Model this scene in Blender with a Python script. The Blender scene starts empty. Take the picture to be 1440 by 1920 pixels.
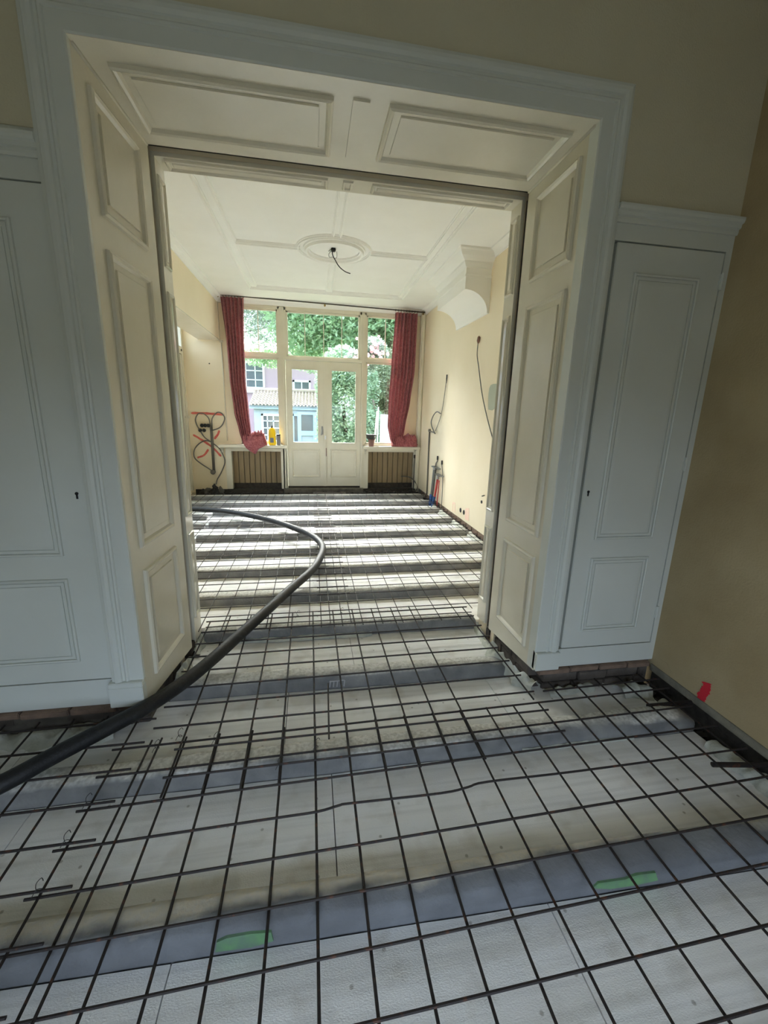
import bpy, bmesh, math, random
from mathutils import Vector, Matrix, noise
random.seed(7)
C = bpy.context.scene.collection
SC = bpy.context.scene

# ------------------------------------------------------------------ camera
cam = bpy.data.cameras.new('camera')
cam.sensor_fit = 'HORIZONTAL'; cam.sensor_width = 36.0
cam.lens = 783.15 / 1440 * 36.0
cam.clip_start = 0.05; cam.clip_end = 200
co = bpy.data.objects.new('camera', cam); C.objects.link(co)
yaw, pitch, roll = -0.174777, 0.234641, 0.027483
f = Vector((-math.sin(yaw)*math.cos(pitch), math.cos(yaw)*math.cos(pitch), -math.sin(pitch)))
r_ = Vector((math.cos(yaw), math.sin(yaw), 0)); u_ = r_.cross(f)
r2 = r_*math.cos(roll) + u_*math.sin(roll); u2 = -r_*math.sin(roll) + u_*math.cos(roll)
m = Matrix((r2, u2, -f)).transposed().to_4x4(); m.translation = (0, 0, 1.6)
co.matrix_world = m
SC.camera = co

# ------------------------------------------------------------------ world, light, exposure
w = bpy.data.worlds.new('overcast_sky'); SC.world = w; w.use_nodes = True
nt = w.node_tree; nt.nodes.clear()
out = nt.nodes.new('ShaderNodeOutputWorld'); bg = nt.nodes.new('ShaderNodeBackground')
tc = nt.nodes.new('ShaderNodeTexCoord'); sp = nt.nodes.new('ShaderNodeSeparateXYZ')
mr = nt.nodes.new('ShaderNodeMapRange'); rp = nt.nodes.new('ShaderNodeValToRGB')
nt.links.new(tc.outputs['Generated'], sp.inputs[0]); nt.links.new(sp.outputs['Z'], mr.inputs['Value'])
mr.inputs['From Min'].default_value = -0.1; mr.inputs['From Max'].default_value = 1.0
rp.color_ramp.elements[0].color = (0.13, 0.14, 0.14, 1); rp.color_ramp.elements[0].position = 0.07
rp.color_ramp.elements[1].color = (0.95, 1.13, 1.36, 1)
e = rp.color_ramp.elements.new(0.10); e.color = (0.46, 0.56, 0.70, 1)
nt.links.new(mr.outputs[0], rp.inputs[0]); nt.links.new(rp.outputs[0], bg.inputs['Color'])
bg.inputs['Strength'].default_value = 1.5
nt.links.new(bg.outputs[0], out.inputs['Surface'])
SC.view_settings.view_transform = 'Standard'; SC.view_settings.look = 'None'
SC.view_settings.gamma = 1.0; SC.view_settings.use_curve_mapping = False
SC.view_settings.exposure = 2.0
SC.cycles.max_bounces = 10; SC.cycles.diffuse_bounces = 7; SC.cycles.glossy_bounces = 4
SC.cycles.transmission_bounces = 6; SC.cycles.transparent_max_bounces = 12
SC.cycles.use_denoising = True; SC.cycles.sample_clamp_indirect = 6.0
SC.cycles.caustics_reflective = False; SC.cycles.caustics_refractive = False

# hazy sun low over the garden, in front of the doors
sl_ = bpy.data.lights.new('hazy_sun', 'SUN'); sl_.energy = 17.5; sl_.angle = math.radians(46); sl_.color = (1.0, 0.975, 0.94)
so_ = bpy.data.objects.new('hazy_sun', sl_); C.objects.link(so_)
az, el_ = math.radians(0), math.radians(33)
sd_ = Vector((math.sin(az)*math.cos(el_), math.cos(az)*math.cos(el_), math.sin(el_)))   # towards the sun
so_.rotation_euler = sd_.to_track_quat('Z', 'Y').to_euler()
def portal(name, loc, rot, sx, sy):
    l = bpy.data.lights.new(name, 'AREA'); l.shape = 'RECTANGLE'; l.size = sx; l.size_y = sy
    l.cycles.is_portal = True
    o = bpy.data.objects.new(name, l); C.objects.link(o); o.location = loc; o.rotation_euler = rot
    return o
# daylight portals (sampling guides in the real window openings; they give off nothing themselves)
portal('sky_portal_garden', (0.2, 8.52, 2.15), (-math.pi/2, 0, 0), 3.7, 2.5)
portal('sky_portal_street', (0.10, -1.29, 0.935), (math.pi/2, 0, 0), 2.5, 1.83)
portal('sky_portal_side', (-2.33, 6.15, 1.51), (0, -math.pi/2, 0), 1.5, 1.9)

# ------------------------------------------------------------------ materials
def lin(r, g, b):
    h = lambda c: (c/12.92 if c <= 0.04045 else ((c+0.055)/1.055)**2.4)
    return (h(r/255), h(g/255), h(b/255), 1)
def mat(name, col, rough=0.6, col2=None, scale=8.0, amt=0.5, bump=0.0, bscale=60.0, metal=0.0, spec=0.5, stretch=(1, 1, 1), detail=6.0, thr=None):
    mt = bpy.data.materials.new(name); mt.use_nodes = True
    n = mt.node_tree; b = n.nodes['Principled BSDF']
    b.inputs['Base Color'].default_value = col; b.inputs['Roughness'].default_value = rough
    b.inputs['Metallic'].default_value = metal; b.inputs['Specular IOR Level'].default_value = spec
    if col2 or bump:
        t = n.nodes.new('ShaderNodeTexCoord'); mp = n.nodes.new('ShaderNodeMapping'); mp.inputs['Scale'].default_value = stretch
        n.links.new(t.outputs['Object'], mp.inputs[0])
    if col2:
        nz = n.nodes.new('ShaderNodeTexNoise'); nz.inputs['Scale'].default_value = scale; nz.inputs['Detail'].default_value = detail
        cr = n.nodes.new('ShaderNodeValToRGB')
        lo, hi = thr if thr else (0.5-amt*0.5, 0.5+amt*0.5)
        cr.color_ramp.elements[0].position = lo; cr.color_ramp.elements[1].position = hi
        cr.color_ramp.elements[0].color = col2; cr.color_ramp.elements[1].color = col
        n.links.new(mp.outputs[0], nz.inputs[0]); n.links.new(nz.outputs[0], cr.inputs[0]); n.links.new(cr.outputs[0], b.inputs['Base Color'])
    if bump:
        nb = n.nodes.new('ShaderNodeTexNoise'); nb.inputs['Scale'].default_value = bscale; nb.inputs['Detail'].default_value = 5
        bp = n.nodes.new('ShaderNodeBump'); bp.inputs['Strength'].default_value = bump; bp.inputs['Distance'].default_value = 0.01
        n.links.new(mp.outputs[0], nb.inputs[0]); n.links.new(nb.outputs[0], bp.inputs['Height']); n.links.new(bp.outputs[0], b.inputs['Normal'])
    return mt
M = {}
M['paint'] = mat('old_gloss_paint', lin(226, 221, 204), 0.26, lin(214, 208, 188), 3.0, 0.6, 0.12, 25)
M['paint_gloss'] = mat('brightened_gloss_paint', lin(232, 228, 212), 0.12, lin(222, 216, 198), 3.0, 0.6, 0.06, 20, spec=0.8)  # rear linings: same paint, lightened and glossed to brighten them
M['door_paint'] = mat('cool_lit_satin_paint', lin(214, 218, 212), 0.42, lin(202, 205, 196), 2.0, 0.6, 0.10, 30)  # same paint as the reveals, with cool window light put into its tint
M['wall_near'] = mat('beige_textured_plaster', lin(206, 200, 176), 0.85, lin(196, 189, 162), 2.0, 0.6, 0.25, 120)
M['wall_side'] = mat('stained_ochre_plaster', lin(200, 184, 148), 0.85, lin(160, 140, 102), 1.4, 0.5, 0.22, 90)
M['wall_cream'] = mat('cream_plaster', lin(238, 226, 200), 0.72, lin(231, 217, 186), 1.5, 0.6, 0.12, 60)
M['plaster_raw'] = mat('raw_plaster_edge', lin(150, 144, 126), 0.9, lin(100, 95, 84), 14, 0.6, 0.5, 60)
M['ceiling'] = mat('white_ceiling_paint', lin(240, 240, 236), 0.8, lin(234, 234, 229), 3, 0.6, 0.08, 80)
M['soil'] = mat('dark_rubble_soil', lin(74, 68, 60), 0.95, lin(38, 35, 31), 18, 0.6, 0.8, 45)
M['dark'] = mat('shadow_gap_timber', lin(70, 60, 48), 0.8, lin(42, 36, 28), 12, 0.6, 0.2, 60)
M['brick'] = mat('old_brick', lin(140, 116, 98), 0.92, lin(100, 84, 74), 16, 0.6, 0.6, 60)
M['brick_dark'] = mat('recess_shaded_brick', lin(112, 104, 96), 0.95, lin(70, 64, 60), 12, 0.6, 0.6, 50)  # dark stone tone of the foot, with the recess shade put into it
M['mortar'] = mat('old_mortar', lin(122, 116, 106), 0.95, lin(70, 66, 60), 12, 0.6, 0.6, 50)
M['bar'] = mat('rusted_black_steel', lin(46, 40, 38), 0.62, lin(92, 56, 38), 30, 0.5, 0.2, 200, metal=0.35, thr=(0.30, 0.42))
M['rubber'] = mat('black_rubber_hose', lin(15, 16, 18), 0.55, lin(38, 40, 41), 20, 0.5, 0.25, 80, thr=(0.30, 0.45))
M['steel'] = mat('dull_steel', lin(150, 150, 148), 0.4, metal=0.8)
M['brass'] = mat('dull_brass', lin(150, 125, 75), 0.4, metal=0.7)
M['black'] = mat('black_plastic', lin(26, 26, 28), 0.5)
M['wire'] = mat('grey_cable_sheath', lin(112, 109, 102), 0.6)
M['conduit'] = mat('dark_conduit', lin(100, 96, 88), 0.6)
M['niche'] = mat('brown_beige_boards', lin(158, 140, 108), 0.7, lin(140, 120, 90), 3, 0.6, 0.15, 40, stretch=(6, 6, 1))
M['yellow'] = mat('yellow_plastic', lin(250, 206, 14), 0.35)
M['grey_pl'] = mat('grey_plastic', lin(120, 120, 130), 0.5)
M['pot'] = mat('brown_clay', lin(134, 100, 90), 0.7)
M['bowl'] = mat('dark_plastic_bowl', lin(52, 50, 46), 0.45)
M['bluepipe'] = mat('blue_pipe', lin(40, 84, 140), 0.45)
M['redpipe'] = mat('red_pipe', lin(178, 66, 64), 0.45)
M['greypipe'] = mat('grey_pipe', lin(96, 98, 96), 0.5)
M['red_paint'] = mat('red_spray_paint', lin(214, 44, 60), 0.6)
M['red_marker'] = mat('faded_red_spray_paint', lin(206, 74, 72), 0.7, lin(224, 130, 110), 14, 0.6)
M['pink_paint'] = mat('pink_spray_mist', lin(240, 196, 186), 0.8, lin(240, 220, 190), 20, 0.7)
M['green_paint'] = mat('green_spray_paint', lin(116, 168, 108), 0.8, lin(104, 124, 116), 26, 0.7)
M['chalk'] = mat('white_chalk', lin(196, 196, 200), 0.9)
M['patch'] = mat('sage_paint_sample', lin(176, 180, 160), 0.7)
M['foam'] = mat('pale_foam', lin(222, 224, 216), 0.9, lin(178, 182, 172), 16, 0.6, 0.9, 40)
M['stone'] = mat('pale_plaster_cove', lin(238, 237, 232), 0.75)
M['leaf1'] = mat('mid_green_leaves', lin(186, 210, 168), 0.6, lin(150, 186, 148), 1.8, 0.5)
M['leaf2'] = mat('hedge_leaves', lin(206, 224, 200), 0.6, lin(140, 172, 140), 4.0, 0.5)
M['leaf3'] = mat('grey_green_leaves', lin(178, 192, 176), 0.6, lin(140, 156, 142), 2.0, 0.5)
M['leaf4'] = mat('olive_leaves', lin(182, 192, 162), 0.6, lin(142, 156, 126), 4.0, 0.5)
def translucent(mt, f):
    n = mt.node_tree; b = n.nodes['Principled BSDF']; o = n.nodes['Material Output']; tr = n.nodes.new('ShaderNodeBsdfTranslucent'); ms = n.nodes.new('ShaderNodeMixShader'); ms.inputs[0].default_value = f
    n.links.new(b.inputs['Base Color'].links[0].from_socket, tr.inputs[0]); n.links.new(b.outputs[0], ms.inputs[1]); n.links.new(tr.outputs[0], ms.inputs[2]); n.links.new(ms.outputs[0], o.inputs[0])
for k in ('leaf1', 'leaf2', 'leaf3', 'leaf4'): translucent(M[k], 0.4)
M['bark'] = mat('grey_bark', lin(120, 108, 96), 0.9, lin(84, 74, 64), 10, 0.6)
M['rose'] = mat('pink_rose_petals', lin(232, 150, 162), 0.6, lin(240, 196, 200), 30, 0.6)
M['tile'] = mat('weathered_clay_tiles', lin(196, 178, 162), 0.8, lin(160, 152, 146), 5, 0.5)
M['annex'] = mat('blue_grey_render', lin(178, 188, 194), 0.8, lin(160, 170, 176), 3, 0.5)
M['blue_trim'] = mat('pale_blue_joinery', lin(168, 198, 222), 0.5)
M['pale_trim'] = mat('white_joinery', lin(226, 234, 238), 0.5)
M['brickwall'] = mat('purple_brickwork', lin(186, 160, 176), 0.9, lin(174, 150, 168), 20, 0.5)
M['dark_glass'] = mat('dark_window_glass', lin(70, 80, 88), 0.12, lin(92, 104, 110), 2.0, 0.5)
M['ground'] = mat('garden_lawn', lin(96, 110, 80), 0.9, lin(74, 86, 62), 3, 0.6)
M['board_white'] = mat('pale_board', lin(222, 226, 230), 0.6)
M['timber'] = mat('bleached_timber', lin(190, 178, 158), 0.8)

def eps_mat():
    mt = mat('dusty_white_insulation', lin(250, 250, 251), 0.8, lin(238, 238, 236), 3.2, 0.6, 0.28, 150, stretch=(1, 1.8, 1))
    n = mt.node_tree; b = n.nodes['Principled BSDF']
    src = b.inputs['Base Color'].links[0].from_socket
    tcx = n.nodes.new('ShaderNodeTexCoord')
    vo = n.nodes.new('ShaderNodeTexVoronoi'); vo.voronoi_dimensions = '2D'; vo.inputs['Scale'].default_value = 4.6
    r1 = n.nodes.new('ShaderNodeValToRGB')
    r1.color_ramp.elements[0].position = 0.018; r1.color_ramp.elements[0].color = (0.30, 0.28, 0.25, 1)
    r1.color_ramp.elements[1].position = 0.034; r1.color_ramp.elements[1].color = (1, 1, 1, 1)
    n.links.new(tcx.outputs['Object'], vo.inputs['Vector']); n.links.new(vo.outputs['Distance'], r1.inputs[0])
    nz = n.nodes.new('ShaderNodeTexNoise'); nz.inputs['Scale'].default_value = 7; nz.inputs['Detail'].default_value = 9
    n.links.new(tcx.outputs['Object'], nz.inputs[0])
    r2 = n.nodes.new('ShaderNodeValToRGB')
    r2.color_ramp.elements[0].position = 0.30; r2.color_ramp.elements[0].color = (0.68, 0.65, 0.60, 1)
    r2.color_ramp.elements[1].position = 0.46; r2.color_ramp.elements[1].color = (1, 1, 1, 1)
    n.links.new(nz.outputs[0], r2.inputs[0])
    m1 = n.nodes.new('ShaderNodeMix'); m1.data_type = 'RGBA'; m1.blend_type = 'MULTIPLY'; m1.inputs[0].default_value = 0.6
    m2 = n.nodes.new('ShaderNodeMix'); m2.data_type = 'RGBA'; m2.blend_type = 'MULTIPLY'; m2.inputs[0].default_value = 0.5
    n.links.new(src, m1.inputs[6]); n.links.new(r1.outputs[0], m1.inputs[7])
    n.links.new(m1.outputs[2], m2.inputs[6]); n.links.new(r2.outputs[0], m2.inputs[7])
    mp3 = n.nodes.new('ShaderNodeMapping'); mp3.inputs['Scale'].default_value = (0.5, 16, 1); n3 = n.nodes.new('ShaderNodeTexNoise'); n3.inputs['Scale'].default_value = 2.2; n3.inputs['Detail'].default_value = 3
    n.links.new(tcx.outputs['Object'], mp3.inputs[0]); n.links.new(mp3.outputs[0], n3.inputs[0])
    r3 = n.nodes.new('ShaderNodeValToRGB'); r3.color_ramp.elements[0].position = 0.36; r3.color_ramp.elements[0].color = (0.74, 0.74, 0.74, 1); r3.color_ramp.elements[1].position = 0.52; r3.color_ramp.elements[1].color = (1, 1, 1, 1)  # streaks along X: mesh and groove shade put into the colour
    n.links.new(n3.outputs[0], r3.inputs[0]); m3 = n.nodes.new('ShaderNodeMix'); m3.data_type = 'RGBA'; m3.blend_type = 'MULTIPLY'; m3.inputs[0].default_value = 0.38
    n.links.new(m2.outputs[2], m3.inputs[6]); n.links.new(r3.outputs[0], m3.inputs[7])
    n.links.new(m3.outputs[2], b.inputs['Base Color'])
    return mt
M['eps'] = eps_mat()

def beam_mat(name='cast_concrete', lo=0.135, dust=lin(196, 190, 176), face=lin(134, 137, 142)):
    # blue-grey cast concrete with pale dust lying on the rear half of the top
    mt = mat(name, face, 0.85, lin(104, 106, 110), 6, 0.6, 0.4, 60)
    n = mt.node_tree; b = n.nodes['Principled BSDF']
    src = b.inputs['Base Color'].links[0].from_socket
    t = n.nodes.new('ShaderNodeTexCoord'); s = n.nodes.new('ShaderNodeSeparateXYZ'); n.links.new(t.outputs['Object'], s.inputs[0])
    nz = n.nodes.new('ShaderNodeTexNoise'); nz.inputs['Scale'].default_value = 5; nz.inputs['Detail'].default_value = 8
    n.links.new(t.outputs['Object'], nz.inputs[0])
    a = n.nodes.new('ShaderNodeMath'); a.operation = 'MULTIPLY_ADD'; a.inputs[1].default_value = 0.16
    n.links.new(nz.outputs[0], a.inputs[0]); n.links.new(s.outputs['Y'], a.inputs[2])
    mrn = n.nodes.new('ShaderNodeMapRange'); mrn.inputs['From Min'].default_value = lo; mrn.inputs['From Max'].default_value = lo+0.035
    n.links.new(a.outputs[0], mrn.inputs['Value'])
    zt = n.nodes.new('ShaderNodeMapRange'); zt.inputs['From Min'].default_value = 0.060; zt.inputs['From Max'].default_value = 0.070
    n.links.new(s.outputs['Z'], zt.inputs['Value']); mm = n.nodes.new('ShaderNodeMath'); mm.operation = 'MULTIPLY'
    n.links.new(zt.outputs[0], mm.inputs[0]); n.links.new(mrn.outputs[0], mm.inputs[1])
    n2 = n.nodes.new('ShaderNodeTexNoise'); n2.inputs['Scale'].default_value = 60; n2.inputs['Detail'].default_value = 4; n.links.new(t.outputs['Object'], n2.inputs[0])
    c2 = n.nodes.new('ShaderNodeValToRGB'); c2.color_ramp.elements[0].position = 0.36; c2.color_ramp.elements[0].color = lin(190, 188, 182); c2.color_ramp.elements[1].position = 0.62; c2.color_ramp.elements[1].color = dust
    n.links.new(n2.outputs[0], c2.inputs[0])
    mx = n.nodes.new('ShaderNodeMix'); mx.data_type = 'RGBA'; n.links.new(c2.outputs[0], mx.inputs[7])
    n.links.new(mm.outputs[0], mx.inputs[0]); n.links.new(src, mx.inputs[6]); n.links.new(mx.outputs[2], b.inputs['Base Color'])
    return mt
M['beam'] = beam_mat(); M['beam_dusty'] = beam_mat('dusty_cast_concrete', 0.075, lin(226, 225, 220), lin(166, 166, 164))

def curtain_mat():
    mt = bpy.data.materials.new('red_damask_fabric'); mt.use_nodes = True
    n = mt.node_tree; b = n.nodes['Principled BSDF']; b.inputs['Roughness'].default_value = 0.8
    b.inputs['Sheen Weight'].default_value = 0.3
    t = n.nodes.new('ShaderNodeTexCoord'); v = n.nodes.new('ShaderNodeTexNoise'); v.inputs['Scale'].default_value = 26; v.inputs['Detail'].default_value = 3
    v.inputs['Distortion'].default_value = 1.5
    n.links.new(t.outputs['Object'], v.inputs[0])
    c = n.nodes.new('ShaderNodeValToRGB')
    c.color_ramp.elements[0].position = 0.44; c.color_ramp.elements[0].color = lin(144, 70, 76)
    c.color_ramp.elements[1].position = 0.56; c.color_ramp.elements[1].color = lin(176, 102, 104)
    n.links.new(v.outputs[0], c.inputs[0]); n.links.new(c.outputs[0], b.inputs['Base Color'])
    tr = n.nodes.new('ShaderNodeBsdfTranslucent'); n.links.new(c.outputs[0], tr.inputs[0])
    ms = n.nodes.new('ShaderNodeMixShader'); ms.inputs[0].default_value = 0.04
    o = n.nodes['Material Output']
    n.links.new(b.outputs[0], ms.inputs[1]); n.links.new(tr.outputs[0], ms.inputs[2]); n.links.new(ms.outputs[0], o.inputs[0])
    return mt
M['curtain'] = curtain_mat()

def glass_mat():
    mt = bpy.data.materials.new('thin_window_glass'); mt.use_nodes = True
    n = mt.node_tree; n.nodes.clear()
    o = n.nodes.new('ShaderNodeOutputMaterial'); tr = n.nodes.new('ShaderNodeBsdfTransparent'); gl = n.nodes.new('ShaderNodeBsdfGlossy')
    tr.inputs[0].default_value = (0.95, 0.97, 0.96, 1); gl.inputs['Roughness'].default_value = 0.02
    lw = n.nodes.new('ShaderNodeLayerWeight'); lw.inputs['Blend'].default_value = 0.5
    pw = n.nodes.new('ShaderNodeMath'); pw.operation = 'POWER'; pw.inputs[1].default_value = 5
    fr = n.nodes.new('ShaderNodeMath'); fr.operation = 'MULTIPLY_ADD'; fr.inputs[1].default_value = 0.9; fr.inputs[2].default_value = 0.03
    n.links.new(lw.outputs['Facing'], pw.inputs[0]); n.links.new(pw.outputs[0], fr.inputs[0]); mx = n.nodes.new('ShaderNodeMixShader')
    n.links.new(fr.outputs[0], mx.inputs[0]); n.links.new(tr.outputs[0], mx.inputs[1]); n.links.new(gl.outputs[0], mx.inputs[2])
    n.links.new(mx.outputs[0], o.inputs[0])
    return mt
M['glass'] = glass_mat()

# ------------------------------------------------------------------ mesh helpers
def link(name, me, parent=None, loc=None):
    o = bpy.data.objects.new(name, me); C.objects.link(o)
    if parent is not None:
        o.parent = parent; o.matrix_parent_inverse = Matrix.Translation(-base_of(parent))
    if loc is not None: o.location = loc
    return o
BASE = {}
def base_of(o):
    return BASE.get(o.name, Vector((0, 0, 0)))
class MB:
    def __init__(s): s.v = []; s.f = []
    def add(s, vs, fs):
        k = len(s.v); s.v += [tuple(p) for p in vs]; s.f += [tuple(i+k for i in q) for q in fs]; return s
    def box(s, x0, x1, y0, y1, z0, z1):
        return s.add([(x0,y0,z0),(x1,y0,z0),(x1,y1,z0),(x0,y1,z0),(x0,y0,z1),(x1,y0,z1),(x1,y1,z1),(x0,y1,z1)],
                     [(0,3,2,1),(4,5,6,7),(0,1,5,4),(1,2,6,5),(2,3,7,6),(3,0,4,7)])
    def tube(s, pts, r, n=8, cap=True):
        pts = [Vector(p) for p in pts]; N = len(pts); rings = []
        up = Vector((0, 0, 1)); 
        t0 = (pts[1]-pts[0]).normalized()
        a = t0.cross(up); a = a.normalized() if a.length > 1e-3 else Vector((1, 0, 0))
        for i, p in enumerate(pts):
            t = (pts[min(i+1, N-1)]-pts[max(i-1, 0)]).normalized()
            a = (a - t*a.dot(t)).normalized(); b = t.cross(a)
            rr = r[i] if isinstance(r, (list, tuple)) else r
            rings.append([p + a*math.cos(2*math.pi*k/n)*rr + b*math.sin(2*math.pi*k/n)*rr for k in range(n)])
        vs = [q for R in rings for q in R]; fs = []
        for i in range(N-1):
            for k in range(n):
                fs.append((i*n+k, i*n+(k+1) % n, (i+1)*n+(k+1) % n, (i+1)*n+k))
        if cap: fs += [tuple(range(n))[::-1], tuple((N-1)*n+k for k in range(n))]
        return s.add(vs, fs)
    def lathe(s, c, prof, n=20, axis='z', sx=1.0, sy=1.0):
        vs = []; fs = []
        for (r, h) in prof:
            for k in range(n):
                a = 2*math.pi*k/n; x, y = r*sx*math.cos(a), r*sy*math.sin(a)
                p = (x, y, h) if axis == 'z' else ((h, x, y) if axis == 'x' else (x, h, y))
                vs.append((c[0]+p[0], c[1]+p[1], c[2]+p[2]))
        for i in range(len(prof)-1):
            for k in range(n): fs.append((i*n+k, i*n+(k+1) % n, (i+1)*n+(k+1) % n, (i+1)*n+k))
        fs += [tuple(range(n))[::-1], tuple((len(prof)-1)*n+k for k in range(n))]
        return s.add(vs, fs)
    def prism(s, poly, axis, a0, a1):
        # poly: 2-D outline in the plane normal to axis; x->(y,z) y->(x,z) z->(x,y)
        def P(p, a): return {'x': (a, p[0], p[1]), 'y': (p[0], a, p[1]), 'z': (p[0], p[1], a)}[axis]
        n = len(poly); vs = [P(p, a0) for p in poly] + [P(p, a1) for p in poly]
        fs = [tuple(range(n))[::-1], tuple(n+i for i in range(n))] + [(i, (i+1) % n, n+(i+1) % n, n+i) for i in range(n)]
        return s.add(vs, fs)
    def mesh(s, name, m=None, smooth=False, bevel=0.0, fix=True):
        me = bpy.data.meshes.new(name)
        if bevel or fix:
            bm = bmesh.new(); vv = [bm.verts.new(p) for p in s.v]
            for q in s.f:
                try: bm.faces.new([vv[i] for i in q])
                except ValueError: pass
            bmesh.ops.recalc_face_normals(bm, faces=bm.faces)
            if bevel:
                eg = [x for x in bm.edges if len(x.link_faces) == 2 and x.calc_face_angle(0) > 0.6]
                bmesh.ops.bevel(bm, geom=eg, offset=bevel, segments=2, affect='EDGES', clamp_overlap=True)
            bm.to_mesh(me); bm.free()
        else:
            me.from_pydata(s.v, [], s.f)
        if m is not None: me.materials.append(M[m])
        if smooth:
            for p in me.polygons: p.use_smooth = True
        return me
    def build(s, name, m, parent=None, smooth=False, bevel=0.0, kind=None, label=None, fix=True):
        o = link(name, s.mesh(name, m, smooth, bevel, fix), parent)
        if kind: o['kind'] = kind
        if label: o['label'] = label
        return o
def thing(name, label, cat, loc=(0, 0, 0), group=None, kind=None):
    o = bpy.data.objects.new(name, None); C.objects.link(o); o.location = loc; o.empty_display_size = 0.1
    BASE[o.name] = Vector(loc)
    tag(o, label, cat, group, kind); return o
def tag(o, label, cat=None, group=None, kind=None):
    if label: o['label'] = label
    if cat: o['category'] = cat
    if group: o['group'] = group
    if kind: o['kind'] = kind
    return o
def spline(pts, k=6):
    P = [Vector(p) for p in pts]; out = []
    for i in range(len(P)-1):
        p0 = P[max(i-1, 0)]; p1 = P[i]; p2 = P[i+1]; p3 = P[min(i+2, len(P)-1)]
        for j in range(k):
            t = j/k
            out.append(0.5*((2*p1)+(p2-p0)*t+(2*p0-5*p1+4*p2-p3)*t*t+(3*p1-p0-3*p2+p3)*t**3))
    out.append(P[-1]); return out
def panel(parent, O, u, v, n, u0, u1, v0, v1, mt, prof=None, name='panel', label=None):
    """a raised-and-fielded panel: concentric rectangular loops lifted off the plane O + u*U + v*V along n"""
    O, u, v, n = Vector(O), Vector(u), Vector(v), Vector(n)
    prof = prof or [(0, 0), (0.002, 0.014), (0.012, 0.019), (0.022, 0.014), (0.028, 0.004), (0.030, 0.001), (0.057, 0.002), (0.0575, 0.0005), (0.061, 0.0005), (0.062, 0.009)]
    vs = []; fs = []
    for d, h in prof:
        vs += [O+u*(u0+d)+v*(v0+d)+n*h, O+u*(u1-d)+v*(v0+d)+n*h, O+u*(u1-d)+v*(v1-d)+n*h, O+u*(u0+d)+v*(v1-d)+n*h]
    for i in range(len(prof)-1):
        for k in range(4): fs.append((i*4+k, i*4+(k+1) % 4, (i+1)*4+(k+1) % 4, (i+1)*4+k))
    fs.append(tuple((len(prof)-1)*4+k for k in range(4)))
    return MB().add(vs, fs).build(name, mt, parent, fix=True, label=label)
def run(prof, a, b, out, up, ends=(0, 0)):
    """moulding: profile (outward, upward) swept from a to b; ends = shear per outward unit at each end (mitre)"""
    a, b, out, up = Vector(a), Vector(b), Vector(out), Vector(up); d = (b-a).normalized(); n = len(prof)
    vs = [a+out*p[0]+up*p[1]-d*(p[0]*ends[0]) for p in prof]+[b+out*p[0]+up*p[1]+d*(p[0]*ends[1]) for p in prof]
    fs = [(i, i+1, n+i+1, n+i) for i in range(n-1)]+[tuple(range(n)), tuple(n+i for i in range(n))[::-1]]
    return MB().add(vs, fs)

# ------------------------------------------------------------------ setting: floor with beams and insulation
floor = MB().box(-2.6, 2.6, -1.35, 8.75, -0.30, -0.105).build('floor', 'soil', kind='structure')
BEAMS = [(-0.83, 0), (-0.23, 0), (0.37, -0.02), (0.976, -0.02), (1.588, -0.002), (2.185, -0.012), (2.780, -0.006), (3.375, 0), (3.98, 0),
         (4.57, 0.004), (5.18, 0.004), (5.83, 0.004), (6.49, 0.002), (7.08, 0.0), (7.66, 0)]
BW = 0.125
def beam(x0, x1, y, slope, h=0.077):
    # cross-section with a rounded nose, swept along X; object origin on the front bottom edge
    sec = [(0, -0.1), (0, h-0.03), (0.006, h-0.012), (0.02, h-0.003), (0.05, h), (BW-0.03, h), (BW-0.008, h-0.008), (BW, h-0.03), (BW, -0.1)]
    n = int((x1-x0)/0.12)+2; vs = []; fs = []
    for i in range(n):
        x = x0+(x1-x0)*i/(n-1)
        for j, (a, b) in enumerate(sec):
            q = noise.noise((x*7+y*3, a*30+y, b*20))*0.004 if b > 0 else 0
            e2 = 0.75 if i in (0, n-1) else 1.0
            vs.append((x, (a+q)+slope*x, b*e2+q if b > 0 else b))
    L = len(sec)
    for i in range(n-1):
        for j in range(L-1): fs.append((i*L+j, i*L+j+1, (i+1)*L+j+1, (i+1)*L+j))
    fs += [tuple(range(L)), tuple((n-1)*L+j for j in range(L))[::-1]]
    me = MB().add(vs, fs).mesh('concrete_beam', 'beam' if y < 1.2 else 'beam_dusty', smooth=False)
    for p in me.polygons: p.use_smooth = True
    return link('concrete_beam', me, floor, (0, y, 0))
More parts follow.
